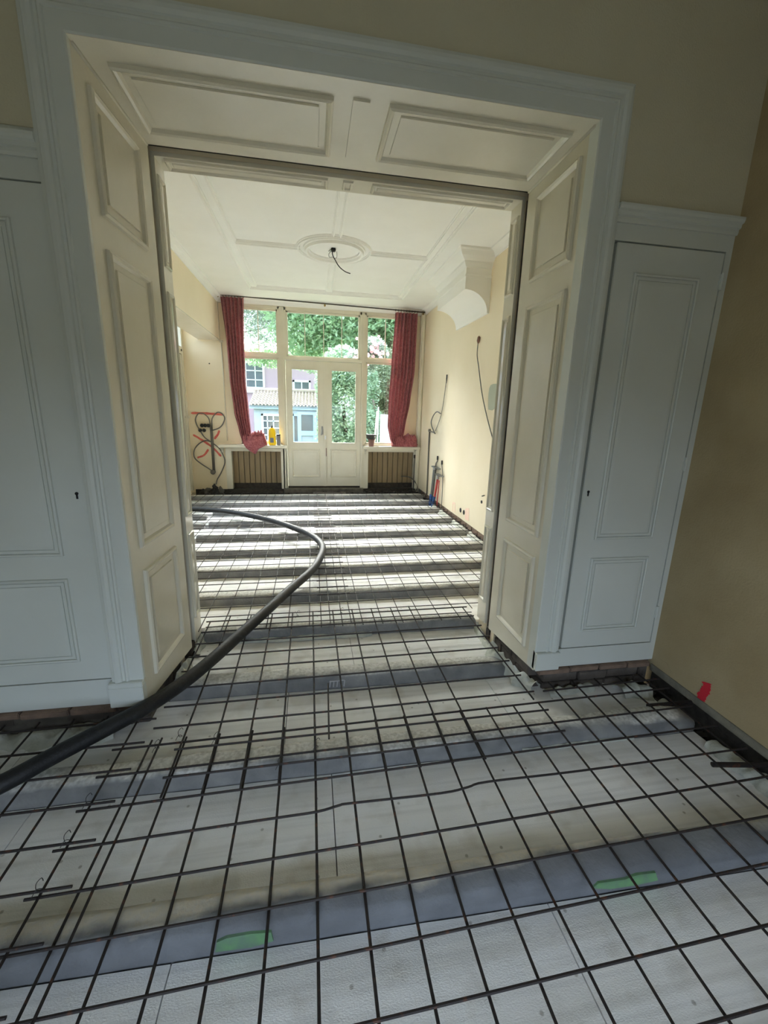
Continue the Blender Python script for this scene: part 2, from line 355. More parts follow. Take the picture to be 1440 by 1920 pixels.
def eps(x0, x1, y0, y1, sl0, sl1):
    # a slab with softly uneven top and rounded long edges
    nx = max(3, int((x1-x0)/0.10)); ny = 8; vs = []; fs = []
    for i in range(nx+1):
        x = x0+(x1-x0)*i/nx
        for j in range(ny+1):
            t = j/ny; ya = y0+sl0*x; yb = y1+sl1*x; y = ya+(yb-ya)*t
            ed = -0.006*(1 if j in (0, ny) else 0)-0.001*(1 if i in (0, nx) else 0)
            z = ed+0.004*noise.noise((x*3, y*3, 1.7))+0.0015*noise.noise((x*14, y*14, 4.2))
            vs.append((x, y, z))
    k = ny+1
    for i in range(nx):
        for j in range(ny): fs.append((i*k+j, (i+1)*k+j, (i+1)*k+j+1, i*k+j+1))
    rim = [i*k for i in range(nx+1)]+[nx*k+j for j in range(1, k)]+[i*k+ny for i in range(nx-1, -1, -1)]+[j for j in range(ny-1, 0, -1)]
    R = len(rim); t0 = len(vs); vs += [vs[q] for q in rim]; b0 = len(vs); vs += [(vs[q][0], vs[q][1], -0.1) for q in rim]
    for q in range(R): fs.append((t0+q, t0+(q+1) % R, b0+(q+1) % R, b0+q))
    me = MB().add(vs, fs).mesh('insulation_panel', 'eps', fix=True)
    for p in me.polygons: p.use_smooth = len(p.vertices) == 4 and abs(p.normal.z) > 0.8
    return link('insulation_panel', me, floor)
def xrange_at(y):
    if y < 1.9: return (-1.93, 1.985)
    if y < 2.45: return (-0.80, 1.20)
    if y < 2.85: return (-0.795, 1.235)
    return (-2.17, 2.10)
for k, (y, s) in enumerate(BEAMS):
    a, b = xrange_at(y)
    if y < 0.9: b = 2.06
    if 4.4 < y < 6: beam(-1.40, b, y, s); beam(-2.15, -1.46, y-0.06, s)
    elif 6.4 < y < 6.6: beam(-1.49, b, y, s); beam(-2.15, -1.50-0.03, y-0.25, s)
    else: beam(a, b+(0.05 if y > 2.9 else 0), y, s)
for k in range(len(BEAMS)-1):
    (ya, sa), (yb, sb) = BEAMS[k], BEAMS[k+1]
    y0 = ya+BW+0.002; y1 = yb-0.006; a, b = xrange_at((y0+y1)/2)
    if 1.5 < ya < 1.7: a, b = -1.90, 1.97; 
    cuts = []; x = a+[0.55, 1.05, 0.3, 0.8][k % 4]
    while x < b-0.25: cuts.append(x); x += 1.2
    xs = [a]+cuts+[b]
    for i in range(len(xs)-1):
        yy1 = y1
        if 1.5 < ya < 1.7 and (xs[i] < -0.81 or xs[i+1] > 1.25): pass
        eps(xs[i]+0.002, xs[i+1]-0.002, y0, yy1, sa, sb)
# pieces of insulation in front of the closets end at the brick base: trimmed by the brickwork standing on the floor
# foam squeezed out along the edges (nobody could count the blobs)
def foam_strip(path, w, h, seed, parent=floor, mt='foam'):
    random.seed(seed); mb = MB(); pts = spline(path, 14); n = 7; vs = []; fs = []
    for i, p in enumerate(pts):
        t = (pts[min(i+1, len(pts)-1)]-pts[max(i-1, 0)]).normalized(); sd = t.cross(Vector((0, 0, 1)))
        for j in range(n):
            a = math.pi*j/(n-1); q = 1+0.8*noise.noise((p.x*16+seed, p.y*16, j*0.8)); q2 = 1+0.9*noise.noise((p.x*22, p.y*22+seed, j*0.7))
            vs.append(p+sd*(math.cos(a)*w*q)+Vector((0, 0, max(-0.01, math.sin(a)*h*q2))))
    for i in range(len(pts)-1):
        for j in range(n-1): fs.append((i*n+j, i*n+j+1, (i+1)*n+j+1, (i+1)*n+j))
    mb.add(vs, fs); return mb
fm = MB()
for i, (path, ww, hh) in enumerate([
        ([(1.36, 1.955, -0.01), (1.5, 1.965, -0.01), (1.66, 1.975, -0.01)], 0.035, 0.035),
        ([(1.80, 1.90, -0.01), (1.9, 1.90, 0.0), (1.98, 1.86, -0.01)], 0.055, 0.05),
        ([(1.97, 1.80, -0.01), (2.0, 1.68, -0.01)], 0.05, 0.035),
        ([(1.98, 1.48, -0.02), (1.99, 1.36, -0.01), (2.0, 1.22, -0.01), (2.0, 1.05, -0.01)], 0.05, 0.045),
        ([(-1.50, 1.97, -0.01), (-1.2, 1.975, -0.005), (-0.98, 1.975, -0.01)], 0.055, 0.045),
        ([(-0.76, 2.20, -0.01), (-0.78, 2.36, 0.0), (-0.775, 2.50, -0.01)], 0.035, 0.07),
        ([(-0.775, 2.62, -0.01), (-0.77, 2.80, 0.0), (-0.775, 2.92, -0.01)], 0.03, 0.05),
        ([(1.30, 1.99, -0.01), (1.25, 2.08, -0.01), (1.22, 2.2, 0.0), (1.19, 2.28, 0.0), (1.2, 2.4, -0.01)], 0.05, 0.075),
        ([(1.22, 2.45, -0.01), (1.22, 2.62, -0.01), (1.245, 2.8, -0.01)], 0.03, 0.03),
        ([(2.10, 4.6, -0.01), (2.09, 5.0, 0.0), (2.10, 5.5, 0.0), (2.10, 6.0, 0.0), (2.1, 6.5, 0.0), (2.1, 6.9, -0.01)], 0.04, 0.045),
        ([(1.0, 1.580, -0.004), (1.3, 1.583, -0.004), (1.62, 1.583, -0.004)], 0.013, 0.012),
        ([(-0.55, 2.77, 0), (-0.2, 2.765, 0), (0.3, 2.765, 0), (0.42, 2.76, 0)], 0.03, 0.018)]):
    q = foam_strip(path, ww, hh, i); fm.add(q.v, q.f)
fo = fm.build('insulation_foam', 'foam', floor, smooth=True, kind='stuff')
# rubble in the trenches along the walls
rb = MB(); random.seed(3)
def rock(mb, x, y, z, s):
    vs = []
    for (a, b, c) in [(-1,-1,-1),(1,-1,-1),(1,1,-1),(-1,1,-1),(-1,-1,1),(1,-1,1),(1,1,1),(-1,1,1)]:
        vs.append((x+a*s*random.uniform(.5, 1.1), y+b*s*random.uniform(.5, 1.1), z+c*s*random.uniform(.4, .8)))
    mb.add(vs, [(0,3,2,1),(4,5,6,7),(0,1,5,4),(1,2,6,5),(2,3,7,6),(3,0,4,7)])
for i in range(420):
    x = random.uniform(-2.1, 2.15); rock(rb, x, random.uniform(7.82, 8.36), random.uniform(-0.06, 0.02), random.uniform(0.012, 0.05))
for i in range(120): rock(rb, random.uniform(2.02, 2.07), random.uniform(0.2, 2.0), random.uniform(-0.09, -0.03), random.uniform(0.012, 0.03))
for i in range(160): rock(rb, random.uniform(2.11, 2.16), random.uniform(2.9, 8.2), random.uniform(-0.07, 0.02), random.uniform(0.012, 0.03))
rb.build('rubble', 'soil', floor, kind='stuff')
# ------------------------------------------------------------------ setting: near room shell
YP = 2.006           # front plane of the timber partition
CH = 3.56
wp = MB()
wp.box(1.262, 1.425, YP, YP+0.05, 0.15, CH)                       # behind the casing, right
wp.box(-0.975, -0.832, YP, YP+0.05, 0.15, CH)
wp.box(-0.832, 1.262, YP, YP+0.05, 2.866, CH)
wp.box(1.425, 2.08, YP, YP+0.05, 2.420, CH)
wp.box(2.046, 2.08, YP, YP+0.05, 0.145, 2.420)
wp.box(1.425, 2.046, YP, YP+0.05, 0.145, 0.262)
wp.box(-2.05, -0.975, YP, YP+0.05, 2.406, CH)
wp.box(-2.05, -0.975, YP, YP+0.05, 0.145, 0.285)
wp.box(-2.05, -1.60, YP, YP+0.05, 0.285, 2.406)
wall_p = wp.build('wall_front', 'door_paint', kind='structure')
MB().box(-2.05, -0.96, YP-0.006, YP-0.0005, 2.575, CH).build('plaster', 'wall_near', wall_p)
MB().box(1.415, 2.08, YP-0.006, YP-0.0005, 2.575, CH).build('plaster', 'wall_near', wall_p)
MB().box(-0.96, 1.415, YP-0.006, YP-0.0005, 3.02, CH).build('plaster', 'wall_near', wall_p)
# closet back / pocket lining / back-room face of the partition
wb = MB()
wb.box(-2.3, -0.835, 2.56, 2.612, -0.1, CH); wb.box(1.285, 2.17, 2.56, 2.612, -0.1, CH)
wb.box(-2.3, -0.80, 2.70, 2.845, -0.1, CH); wb.box(1.285, 2.25, 2.70, 2.835, -0.1, CH); wb.box(-0.80, 1.285, 2.70, 2.84, 2.88, CH)
wb.box(-0.86, 1.30, 2.056, 2.612, 2.885, 2.92)
wb.build('wall_middle', 'wall_cream', kind='structure')
dk = MB()
dk.box(-0.90, -0.83, 2.615, 2.698, 0.03, 2.95); dk.box(1.30, 1.37, 2.615, 2.698, 0.03, 2.95); dk.box(-0.83, 1.30, 2.615, 2.698, 2.90, 2.95)
dk.box(-0.835, -0.79, 2.612, 2.70, 0.0, 0.08)
dk.build('trim_11', 'dark', kind='structure')
# pocket doors: only their dark leading edges show inside the slot
MB().box(-0.865, -0.806, 2.632, 2.682, 0.06, 2.85).build('door_6', 'dark', kind='structure')
MB().box(1.288, 1.35, 2.632, 2.682, 0.06, 2.85).build('door_7', 'dark', kind='structure')

def brick_course(z, h, xs, y, d, seed, parent):
    random.seed(seed); x = xs[0]
    while x < xs[1]-0.03:
        L = min(random.uniform(0.19, 0.23), xs[1]-x)
        q = MB().box(x+0.004, x+L-0.004, y+random.uniform(-.006, .006), y+d, z+0.003, z+h-0.003)
        q.build('brick', 'brick' if z > 0.1 else 'brick_dark', parent, bevel=0.004); x += L
core = MB()
core.box(1.36, 2.08, 2.03, 2.55, -0.105, 0.15); core.box(-2.05, -0.90, 2.03, 2.55, -0.105, 0.15)
wfoot = core.build('wall_base', 'mortar', kind='structure')
brick_course(-0.03, 0.07, (1.345, 2.05), 2.004, 0.1, 1, wfoot); brick_course(0.045, 0.062, (1.345, 2.05), 1.998, 0.1, 2, wfoot)
brick_course(0.108, 0.038, (1.30, 2.05), 1.985, 0.1, 9, wfoot)
brick_course(0.045, 0.062, (-2.05, -0.92), 2.028, 0.1, 4, wfoot); brick_course(-0.03, 0.07, (-2.05, -0.92), 2.03, 0.1, 5, wfoot); brick_course(0.108, 0.038, (-2.05, -0.85), 1.985, 0.1, 10, wfoot)
# side brickwork of the piers under the panelled reveals
random.seed(12)
for sx, x0, x1 in ((1, 1.30, 1.40), (-1, -0.93, -0.845)):
    for zi in range(2):
        y = 2.03+0.05*zi
        while y < 2.78:
            L = min(random.uniform(.19, .23), 2.82-y)
            if L > 0.05: MB().box(x0-0.012*random.random(), x1, y+.004, y+L-.004, -0.03+0.07*zi, 0.035+0.07*zi).build('brick', 'brick_dark', wfoot, bevel=0.004)
            y += L
# other walls of the near room
wr = MB().box(2.08, 2.25, -1.2, 2.06, 0.085, CH); wr.box(2.10, 2.25, -1.2, 2.06, -0.12, 0.085)
wall_r = wr.build('wall_right', 'wall_side', kind='structure')
MB().box(2.072, 2.085, -1.2, 2.0, 0.075, 0.118).build('plaster_edge', 'plaster_raw', wall_r)
MB().box(2.092, 2.11, -1.2, 2.0, -0.12, 0.078).build('wall_footing', 'soil', wall_r)
MB().box(-2.25, -2.05, -1.2, 2.06, -0.12, CH).build('wall_left', 'wall_near', kind='structure')
ws = MB(); SW = (-1.15, 1.35, 0.02, 1.85)   # street window behind the camera
ws.box(-2.25, SW[0], -1.35, -1.2, -0.12, CH); ws.box(SW[1], 2.25, -1.35, -1.2, -0.12, CH); ws.box(SW[0], SW[1], -1.35, -1.2, -0.12, SW[2]); ws.box(SW[0], SW[1], -1.35, -1.2, SW[3], CH)
ws.build('wall_street', 'wall_near', kind='structure')
wf = MB()
for x in (SW[0], (SW[0]+SW[1])/2-0.025, SW[1]-0.05): wf.box(x, x+0.05, -1.32, -1.26, SW[2], SW[3])
for z in (SW[2], SW[3]-0.05): wf.box(SW[0], SW[1], -1.32, -1.26, z, z+0.05)
wf.build('window_6', 'paint', kind='structure')
MB().box(-2.3, 2.3, -1.35, 2.75, CH, CH+0.1).build('ceiling_2', 'ceiling', kind='structure')

# casing around the opening
CAS = [(0, 0), (0, 0.020), (0.006, 0.024), (0.062, 0.024), (0.066, 0.031), (0.074, 0.033), (0.082, 0.026), (0.092, 0.026), (0.096, 0.034), (0.108, 0.040), (0.122, 0.040), (0.128, 0.030), (0.142, 0.026), (0.142, 0)]
def casing(name, a, b, outd, ends):
    d = (Vector(b)-Vector(a)).normalized(); pr = CAS; n = len(pr); o = Vector(outd); up = Vector((0, -1, 0))
    a, b = Vector(a), Vector(b)
    vs = [a+o*p[0]+up*p[1]-d*(p[0]*ends[0]) for p in pr]+[b+o*p[0]+up*p[1]+d*(p[0]*ends[1]) for p in pr]
    fs = [(i, i+1, n+i+1, n+i) for i in range(n-1)]+[tuple(range(n)), tuple(n+i for i in range(n))[::-1]]
    return MB().add(vs, fs).build(name, 'door_paint', kind='structure')
casing('trim_1', (-0.832, YP, 0.285), (-0.832, YP, 2.866), (-1, 0, 0), (0, 1))
casing('trim_2', (1.262, YP, 0.270), (1.262, YP, 2.866), (1, 0, 0), (0, 1))
casing('trim_3', (-0.832, YP, 2.866), (1.262, YP, 2.866), (0, 0, 1), (1, 1))
q = MB().box(-0.985, -0.833, YP-0.046, YP, 0.155, 0.284); q.box(-0.985, -0.832, YP-0.05, YP, 0.155, 0.262); q.build('trim_4', 'door_paint', kind='structure', bevel=0.003)
q = MB().box(1.264, 1.412, YP-0.046, YP, 0.158, 0.269); q.build('trim_5', 'door_paint', kind='structure', bevel=0.003)
# cornice over the closets
COR = [(0, 0), (0.010, 0), (0.014, 0.010), (0.014, 0.022), (0.024, 0.026), (0.026, 0.040), (0.036, 0.046), (0.040, 0.058), (0.040, 0.068), (0.0, 0.068)]
run(COR, (1.404, YP, 2.492), (2.08, YP, 2.492), (0, -1, 0), (0, 0, 1)).build('trim_6', 'door_paint', kind='structure')
run(COR, (-2.05, YP, 2.478), (-0.974, YP, 2.478), (0, -1, 0), (0, 0, 1)).build('trim_7', 'door_paint', kind='structure')

# closet doors
DPROF = [(0, 0), (0.001, 0.010), (0.007, 0.014), (0.013, 0.011), (0.0135, 0.002), (0.0165, 0.0005), (0.018, 0.006), (0.030, 0.006), (0.0305, 0.0008), (0.034, 0.0008), (0.0345, 0.006), (0.05, 0.008)]
def closet_door(name, x0, x1, z0, z1, mid, key, hx, label):
    d = MB().box(x0, x1, YP-0.002, YP+0.034, z0, z1).build(name, 'door_paint', kind='structure', bevel=0.003, label=label)
    O, u, v, n = (0, YP-0.002, 0), (1, 0, 0), (0, 0, 1), (0, -1, 0)
    panel(d, O, u, v, n, x0+0.105, x1-0.125, mid+0.055, z1-0.125, 'door_paint', DPROF)
    panel(d, O, u, v, n, x0+0.105, x1-0.125, z0+0.105, mid-0.055, 'door_paint', DPROF)
    k = MB().lathe((key[0], YP-0.006, key[1]+0.006), [(0.007, 0.004), (0.007, 0)], 12, 'y'); k.box(key[0]-0.0035, key[0]+0.0035, YP-0.006, YP-0.002, key[1]-0.018, key[1]+0.004)
    k.build('keyhole', 'black', d, label='dark keyhole')
    for z in (z1-0.13, mid+0.48, z0+0.2):
        h = MB().tube([(hx, YP-0.008, z-0.04), (hx, YP-0.008, z+0.04)], 0.007, 8); h.box(hx-0.012, hx+0.012, YP-0.006, YP-0.002, z-0.035, z+0.035)
        h.build('hinge', 'door_paint', d)
    return d
closet_door('door_1', -1.595, -0.982, 0.291, 2.400, 0.875, (-1.019, 1.21), -1.598, 'grey-white panelled closet door beside the opening on the hose side')
closet_door('door_2', 1.441, 2.040, 0.268, 2.413, 0.885, (1.472, 1.205), 2.043, 'grey-white panelled closet door next to the ochre wall')
MB().box(-1.60, -0.975, YP+0.048, YP+0.055, 0.28, 2.41).build('gap_shade_left', 'dark', kind='structure')  # dark sheets behind both closet doors stand in for shade in the gaps
MB().box(1.425, 2.046, YP+0.048, YP+0.055, 0.26, 2.42).build('gap_shade_right', 'dark', kind='structure')

# panelled reveals and soffit (front lining)
def lining(name, O, u, v, n, U, V, panels, mt='paint', t=0.02, bevel=0.0):
    O, u, v, n = Vector(O), Vector(u), Vector(v), Vector(n)
    vs = []
    for h in (0, -t):
        for (a, b) in ((U[0], V[0][0]), (U[1], V[0][1]), (U[1], V[1]), (U[0], V[1])): vs.append(O+u*a+v*b+n*h)
    o = MB().add(vs, [(0,1,2,3),(7,6,5,4),(0,4,5,1),(1,5,6,2),(2,6,7,3),(3,7,4,0)]).build(name, mt, kind='structure')
    for p in panels: panel(o, O, u, v, n, *p, mt)
    return o
uL = Vector((0.047, 0.614, 0)).normalized(); nL = Vector((uL.y, -uL.x, 0))
PR = [(0.085, 0.480)]
REV = [(0.088, 0.482, 2.345, 2.785), (0.088, 0.482, 0.928, 2.222), (0.092, 0.482, 0.235, 0.812)]
lining('wall_reveal_left', (-0.832, YP, 0), uL, (0, 0, 1), nL, (-0.02, 0.612), ((0.14, 0.075), 2.868), REV)
lining('wall_reveal_right', (1.264, YP, 0), (0, 1, 0), (0, 0, 1), (-1, 0, 0), (-0.02, 0.608), ((0.15, 0.075), 2.868), REV)
sof = lining('wall_soffit', (0, YP, 2.864), (1, 0, 0), (0, 1, 0), (0, 0, -1), (-0.835, 1.266), ((-0.02, -0.02), 0.607),
       [(-0.745, 0.112, 0.085, 0.495), (0.345, 1.195, 0.075, 0.482)])
panel(sof, (0, YP, 2.864), (1, 0, 0), (0, 1, 0), (0, 0, -1), 0.190, 0.262, 0.075, 0.490, 'paint', [(0, 0), (0.001, 0.009), (0.006, 0.009)])
# corner beads of the lining
MB().tube([(-0.830, YP+0.01, 2.862), (-0.787, 2.612, 2.862)], 0.008, 8).build('trim_12', 'paint', kind='structure', smooth=True)
MB().tube([(1.262, YP+0.01, 2.862), (1.262, 2.612, 2.862)], 0.008, 8).build('trim_13', 'paint', kind='structure', smooth=True)
# rear lining beyond the sliding-door slot
NARROW = [(0, 0), (0.003, 0.010), (0.010, 0.013), (0.017, 0.008), (0.021, 0.002), (0.033, 0.002), (0.037, 0.007)]
def lining2(name, O, u, v, n, U, V, panels):
    o = lining(name, O, u, v, n, U, V, [], 'paint_gloss')
    for p in panels: panel(o, O, u, v, n, *p, 'paint_gloss', NARROW)
    return o
R2 = [(0.012, 0.118, 2.345, 2.785), (0.012, 0.118, 0.928, 2.222), (0.012, 0.118, 0.235, 0.812)]
lining2('wall_reveal_left_rear', (-0.781, 2.70, 0), (0, 1, 0), (0, 0, 1), (1, 0, 0), (-0.005, 0.145), ((0.07, 0.06), 2.86), R2)
lining2('wall_reveal_right_rear', (1.266, 2.70, 0), (0, 1, 0), (0, 0, 1), (-1, 0, 0), (-0.005, 0.135), ((0.07, 0.06), 2.86), R2)
s2 = lining2('wall_soffit_rear', (0, 2.70, 2.857), (1, 0, 0), (0, 1, 0), (0, 0, -1), (-0.80, 1.285), ((-0.005, -0.005), 0.14),
        [(-0.745, 0.112, 0.012, 0.118), (0.36, 1.215, 0.012, 0.112)])
panel(s2, (0, 2.70, 2.857), (1, 0, 0), (0, 1, 0), (0, 0, -1), 0.195, 0.255, 0.012, 0.112, 'paint', [(0, 0), (0.004, 0.010), (0.014, 0.010), (0.018, 0.002)])

# ------------------------------------------------------------------ setting: back room shell
YB = 8.40; ZC = 3.49; XR = 2.17
wr2 = MB().box(XR, XR+0.2, 2.82, YB+0.3, 0.092, 3.6); wr2.box(XR+0.03, XR+0.2, 2.82, YB+0.3, -0.12, 0.092)
wall_rb = wr2.build('wall_right_2', 'wall_cream', kind='structure')
MB().box(XR+0.012, XR+0.035, 2.84, 8.3, -0.12, 0.09).build('wall_footing', 'mortar', wall_rb)
# bared bricks at the foot of the right wall
random.seed(21); y = 2.95
while y < 7.9:
    MB().box(XR-0.004, XR+0.03, y+.005, y+0.2, 0.025+random.uniform(-.004, .004), 0.088).build('brick', 'brick', wall_rb, bevel=0.004); y += 0.212
XL = -2.24
wl = MB()
wl.box(XL-0.15, XL, 2.82, 5.2, -0.12, 3.5); wl.box(XL-0.15, XL, 7.1, 7.35, -0.12, 3.5); wl.box(XL-0.15, XL, 5.2, 7.1, -0.12, 0.75); wl.box(XL-0.15, XL, 5.2, 7.1, 2.28, 3.5); wl.box(XL-0.15, XL, 8.36, YB+0.25, -0.12, 3.5); wl.box(XL-0.15, XL, 7.35, 8.36, 3.25, 3.5); wl.box(XL-0.15, XL, 7.35, 8.36, -0.12, 0.06)
wl.build('wall_left_2', 'wall_cream', kind='structure')
bmx = MB(); bmx.box(-1.95, -1.60, 2.84, YB, 2.775, 3.5); bmx.build('wall_beam', 'wall_cream', kind='structure')
MB().box(-1.965, -1.592, 2.84, YB, 2.772, 2.782).build('trim_14', 'paint', kind='structure')
MB().box(-1.612, -1.588, YB-0.06, YB-0.01, 2.76, 3.44).build('trim_15', 'paint', kind='structure')
# row of side windows in the recess
s4 = MB()
for i in range(3): y = 5.2+1.85*i/2; s4.box(XL-0.10, XL-0.03, y, y+0.05, 0.75, 2.28)
for z in (0.75, 2.23): s4.box(XL-0.10, XL-0.03, 5.2, 7.1, z, z+0.05)
S4 = s4.build('window_4', 'paint', kind='structure')
for i in range(2): MB().box(XL-0.068, XL-0.064, 5.25+1.85*i/2, 5.2+1.85*(i+1)/2, 0.80, 2.23).build('pane', 'glass', S4)
# side door with a transom light in the left wall
d5 = MB(); d5.box(XL-0.05, XL+0.02, 7.35, 7.43, 0.06, 3.25); d5.box(XL-0.05, XL+0.02, 8.28, 8.36, 0.06, 3.25); d5.box(XL-0.05, XL+0.015, 7.43, 8.28, 2.50, 2.62); d5.box(XL-0.05, XL+0.015, 7.43, 8.28, 3.19, 3.25)
d5.box(XL-0.045, XL-0.005, 7.435, 8.275, 0.07, 2.495)
D5 = d5.build('door_5', 'paint', kind='structure', label='cream side door with a glazed transom in the recess')
panel(D5, (XL-0.005, 0, 0), (0, 1, 0), (0, 0, 1), (1, 0, 0), 7.55, 8.16, 1.0, 2.38, 'paint'); panel(D5, (XL-0.005, 0, 0), (0, 1, 0), (0, 0, 1), (1, 0, 0), 7.55, 8.16, 0.2, 0.9, 'paint')
MB().box(XL-0.03, XL-0.026, 7.43, 8.28, 2.62, 3.19).build('pane', 'glass', D5)
k = MB().tube([(XL-0.005, 8.2, 1.42), (XL+0.05, 8.2, 1.42)], 0.009, 8); k.lathe((XL+0.05, 8.2, 1.42), [(0.012, 0), (0.026, 0.008), (0.028, 0.02), (0.018, 0.032)], 14, 'x'); k.build('door_knob', 'paint', D5, smooth=True)
k = MB().lathe((XL+0.015, 8.25, 2.56), [(0.018, 0), (0.018, 0.012)], 12, 'x'); k.build('bolt', 'dark', D5)

# back wall around the joinery
bw = MB()
bw.box(XL, -1.62, YB, YB+0.2, -0.12, 3.5); bw.box(-1.62, -1.31, YB, YB+0.2, 0.93, 3.5); bw.box(1.80, 2.09, YB, YB+0.2, 0.93, 3.5)
bw.box(2.09, XR+0.1, YB, YB+0.2, -0.12, 3.5)
bw.box(-1.62, 2.09, YB, YB+0.2, 3.40, 3.6)
bw.box(-1.62, -0.50, YB+0.17, YB+0.25, -0.12, 0.93); bw.box(1.0, 2.09, YB+0.17, YB+0.25, -0.12, 0.93)
bw.box(-0.50, 1.0, YB, YB+0.2, -0.12, 0.095)
wall_b = bw.build('wall_back', 'wall_cream', kind='structure')
MB().box(-2.2, 2.12, YB-0.012, YB+0.16, -0.12, 0.062).build('wall_footing', 'soil', wall_b)
def niche(name, x0, x1, z1):
    # boarded recess under a window sill: frame, then boards one by one
    fr = MB()
    fr.box(x0-0.11, x0, YB-0.03, YB+0.16, 0.07, z1+0.06); fr.box(x1, x1+0.11, YB-0.03, YB+0.16, 0.07, z1+0.06); fr.box(x0, x1, YB-0.03, YB+0.02, z1, z1+0.06)
    o = fr.build(name, 'paint', kind='structure', bevel=0.003)
    n = 9; wd = (x1-x0)/n; random.seed(int(x1*10)+50)
    for i in range(n):
        dz = random.uniform(0, 0.03) if 0 < i < n-1 else 0
        MB().box(x0+i*wd+0.006, x0+(i+1)*wd-0.006, YB+0.118+random.uniform(-.006, .006), YB+0.155, 0.03+dz, z1+0.03).build('board', 'niche', o)
    MB().box(x0, x1, YB+0.158, YB+0.168, -0.02, z1+0.04).build('board_gap_shade', 'dark', o)  # dark sheet added behind the boards as shade for their gaps
    MB().box(x0, x1, YB+0.10, YB+0.157, -0.02, 0.165).build('damp_strip', 'soil', o)
    return o
niche('trim_16', -1.506, -0.588, 0.802)
niche('trim_17', 1.125, 2.085, 0.815)
q = MB().box(-1.705, -0.452, YB-0.20, YB+0.17, 0.880, 0.932); q.build('trim_18', 'paint', kind='structure', bevel=0.008, label='cream window sill carrying the yellow bottle')
q = MB().box(1.0, XR-0.01, YB-0.20, YB+0.17, 0.885, 0.937); q.build('trim_19', 'paint', kind='structure', bevel=0.008, label='cream window sill carrying the dark bowl')
for x in (-0.50, 1.06, 2.08, -1.66):
    q = MB(); q.prism([(YB-0.15, 0.88), (YB, 0.88), (YB, 0.76), (YB-0.03, 0.77), (YB-0.06, 0.83)], 'x', x-0.018, x+0.018); q.build('trim_20', 'paint', kind='structure')

# windows
def window(name, x0, x1, zs, bars, label):
    """fixed light: frame, transom at zs, thin vertical bars in the top light, panes"""
    z0, z1 = 0.94, 3.40; F = MB(); y0, y1 = YB-0.02, YB+0.09
    F.box(x0, x0+0.035, y0, y1, z0, z1); F.box(x1-0.035, x1, y0, y1, z0, z1); F.box(x0, x1, y0, y1, 3.352, z1); F.box(x0, x1, y0, y1, z0, z0+0.03)
    F.box(x0, x1, y0-0.01, y1, zs[0], zs[1])
    o = F.build(name, 'paint', kind='structure', bevel=0.004, label=label)
    # inner sash frames
    for (a, b) in ((z0+0.03, zs[0]), (zs[1], 3.352)):
        s = MB(); xx0, xx1 = x0+0.035, x1-0.035
        s.box(xx0, xx0+0.028, y0+0.04, y1-0.02, a, b); s.box(xx1-0.028, xx1, y0+0.04, y1-0.02, a, b); s.box(xx0, xx1, y0+0.04, y1-0.02, a, a+0.028); s.box(xx0, xx1, y0+0.04, y1-0.02, b-0.028, b)
        s.build('sash', 'paint', o, bevel=0.003)
    for bx in bars: MB().box(bx-0.007, bx+0.007, YB+0.025, YB+0.045, zs[1]+0.02, 3.335).build('glazing_bar', 'paint', o)
    edges = [x0+0.05]+list(bars)+[x1-0.05]
    for i in range(len(edges)-1): MB().box(edges[i], edges[i+1], YB+0.033, YB+0.037, zs[1]+0.02, 3.335).build('pane', 'glass', o)
    MB().box(x0+0.05, x1-0.05, YB+0.033, YB+0.037, z0+0.05, zs[0]-0.015).build('pane', 'glass', o)
    return o
window('window_1', -1.31, -0.545, (2.522, 2.585), [-0.925], 'tall window behind the curtain above the yellow bottle')
window('window_2', 1.02, 1.80, (2.520, 2.583), [1.42], 'tall window above the dark bowl on the sill')
# transom light over the french doors
F = MB(); F.box(-0.47, -0.43, YB-0.02, YB+0.09, 2.545, 3.40); F.box(0.932, 0.972, YB-0.02, YB+0.09, 2.545, 3.40); F.box(-0.47, 0.972, YB-0.02, YB+0.09, 3.345, 3.40); F.box(-0.47, 0.972, YB-0.03, YB+0.09, 2.498, 2.555)
W3 = F.build('window_3', 'paint', kind='structure', bevel=0.004, label='wide four-pane transom window over the garden doors')
s = MB(); s.box(-0.43, -0.40, YB+0.02, YB+0.07, 2.555, 3.345); s.box(0.902, 0.932, YB+0.02, YB+0.07, 2.555, 3.345); s.box(-0.43, 0.932, YB+0.02, YB+0.07, 2.555, 2.583); s.box(-0.43, 0.932, YB+0.02, YB+0.07, 3.317, 3.345)
s.build('sash', 'paint', W3, bevel=0.003)
ex = [-0.40, -0.092, 0.252, 0.590, 0.902]
for i in range(4):
    MB().box(ex[i], ex[i+1], YB+0.033, YB+0.037, 2.58, 3.32).build('pane', 'glass', W3)
    if i: MB().box(ex[i]-0.007, ex[i]+0.007, YB+0.025, YB+0.045, 2.58, 3.32).build('glazing_bar', 'paint', W3)
# mullion posts
for nm, x0, x1 in (('trim_21', -0.548, -0.462), ('trim_22', 0.965, 1.025)):
    q = MB().box(x0, x1, YB-0.03, YB+0.10, 0.05, 3.40); q.box((x0+x1)/2-0.014, (x0+x1)/2+0.014, YB-0.05, YB, 0.05, 3.39); q.build(nm, 'paint', kind='structure', bevel=0.004)
MB().box(-1.66, 2.13, YB-0.03, YB+0.01, 3.395, 3.50).build('trim_23', 'paint', kind='structure', bevel=0.004)
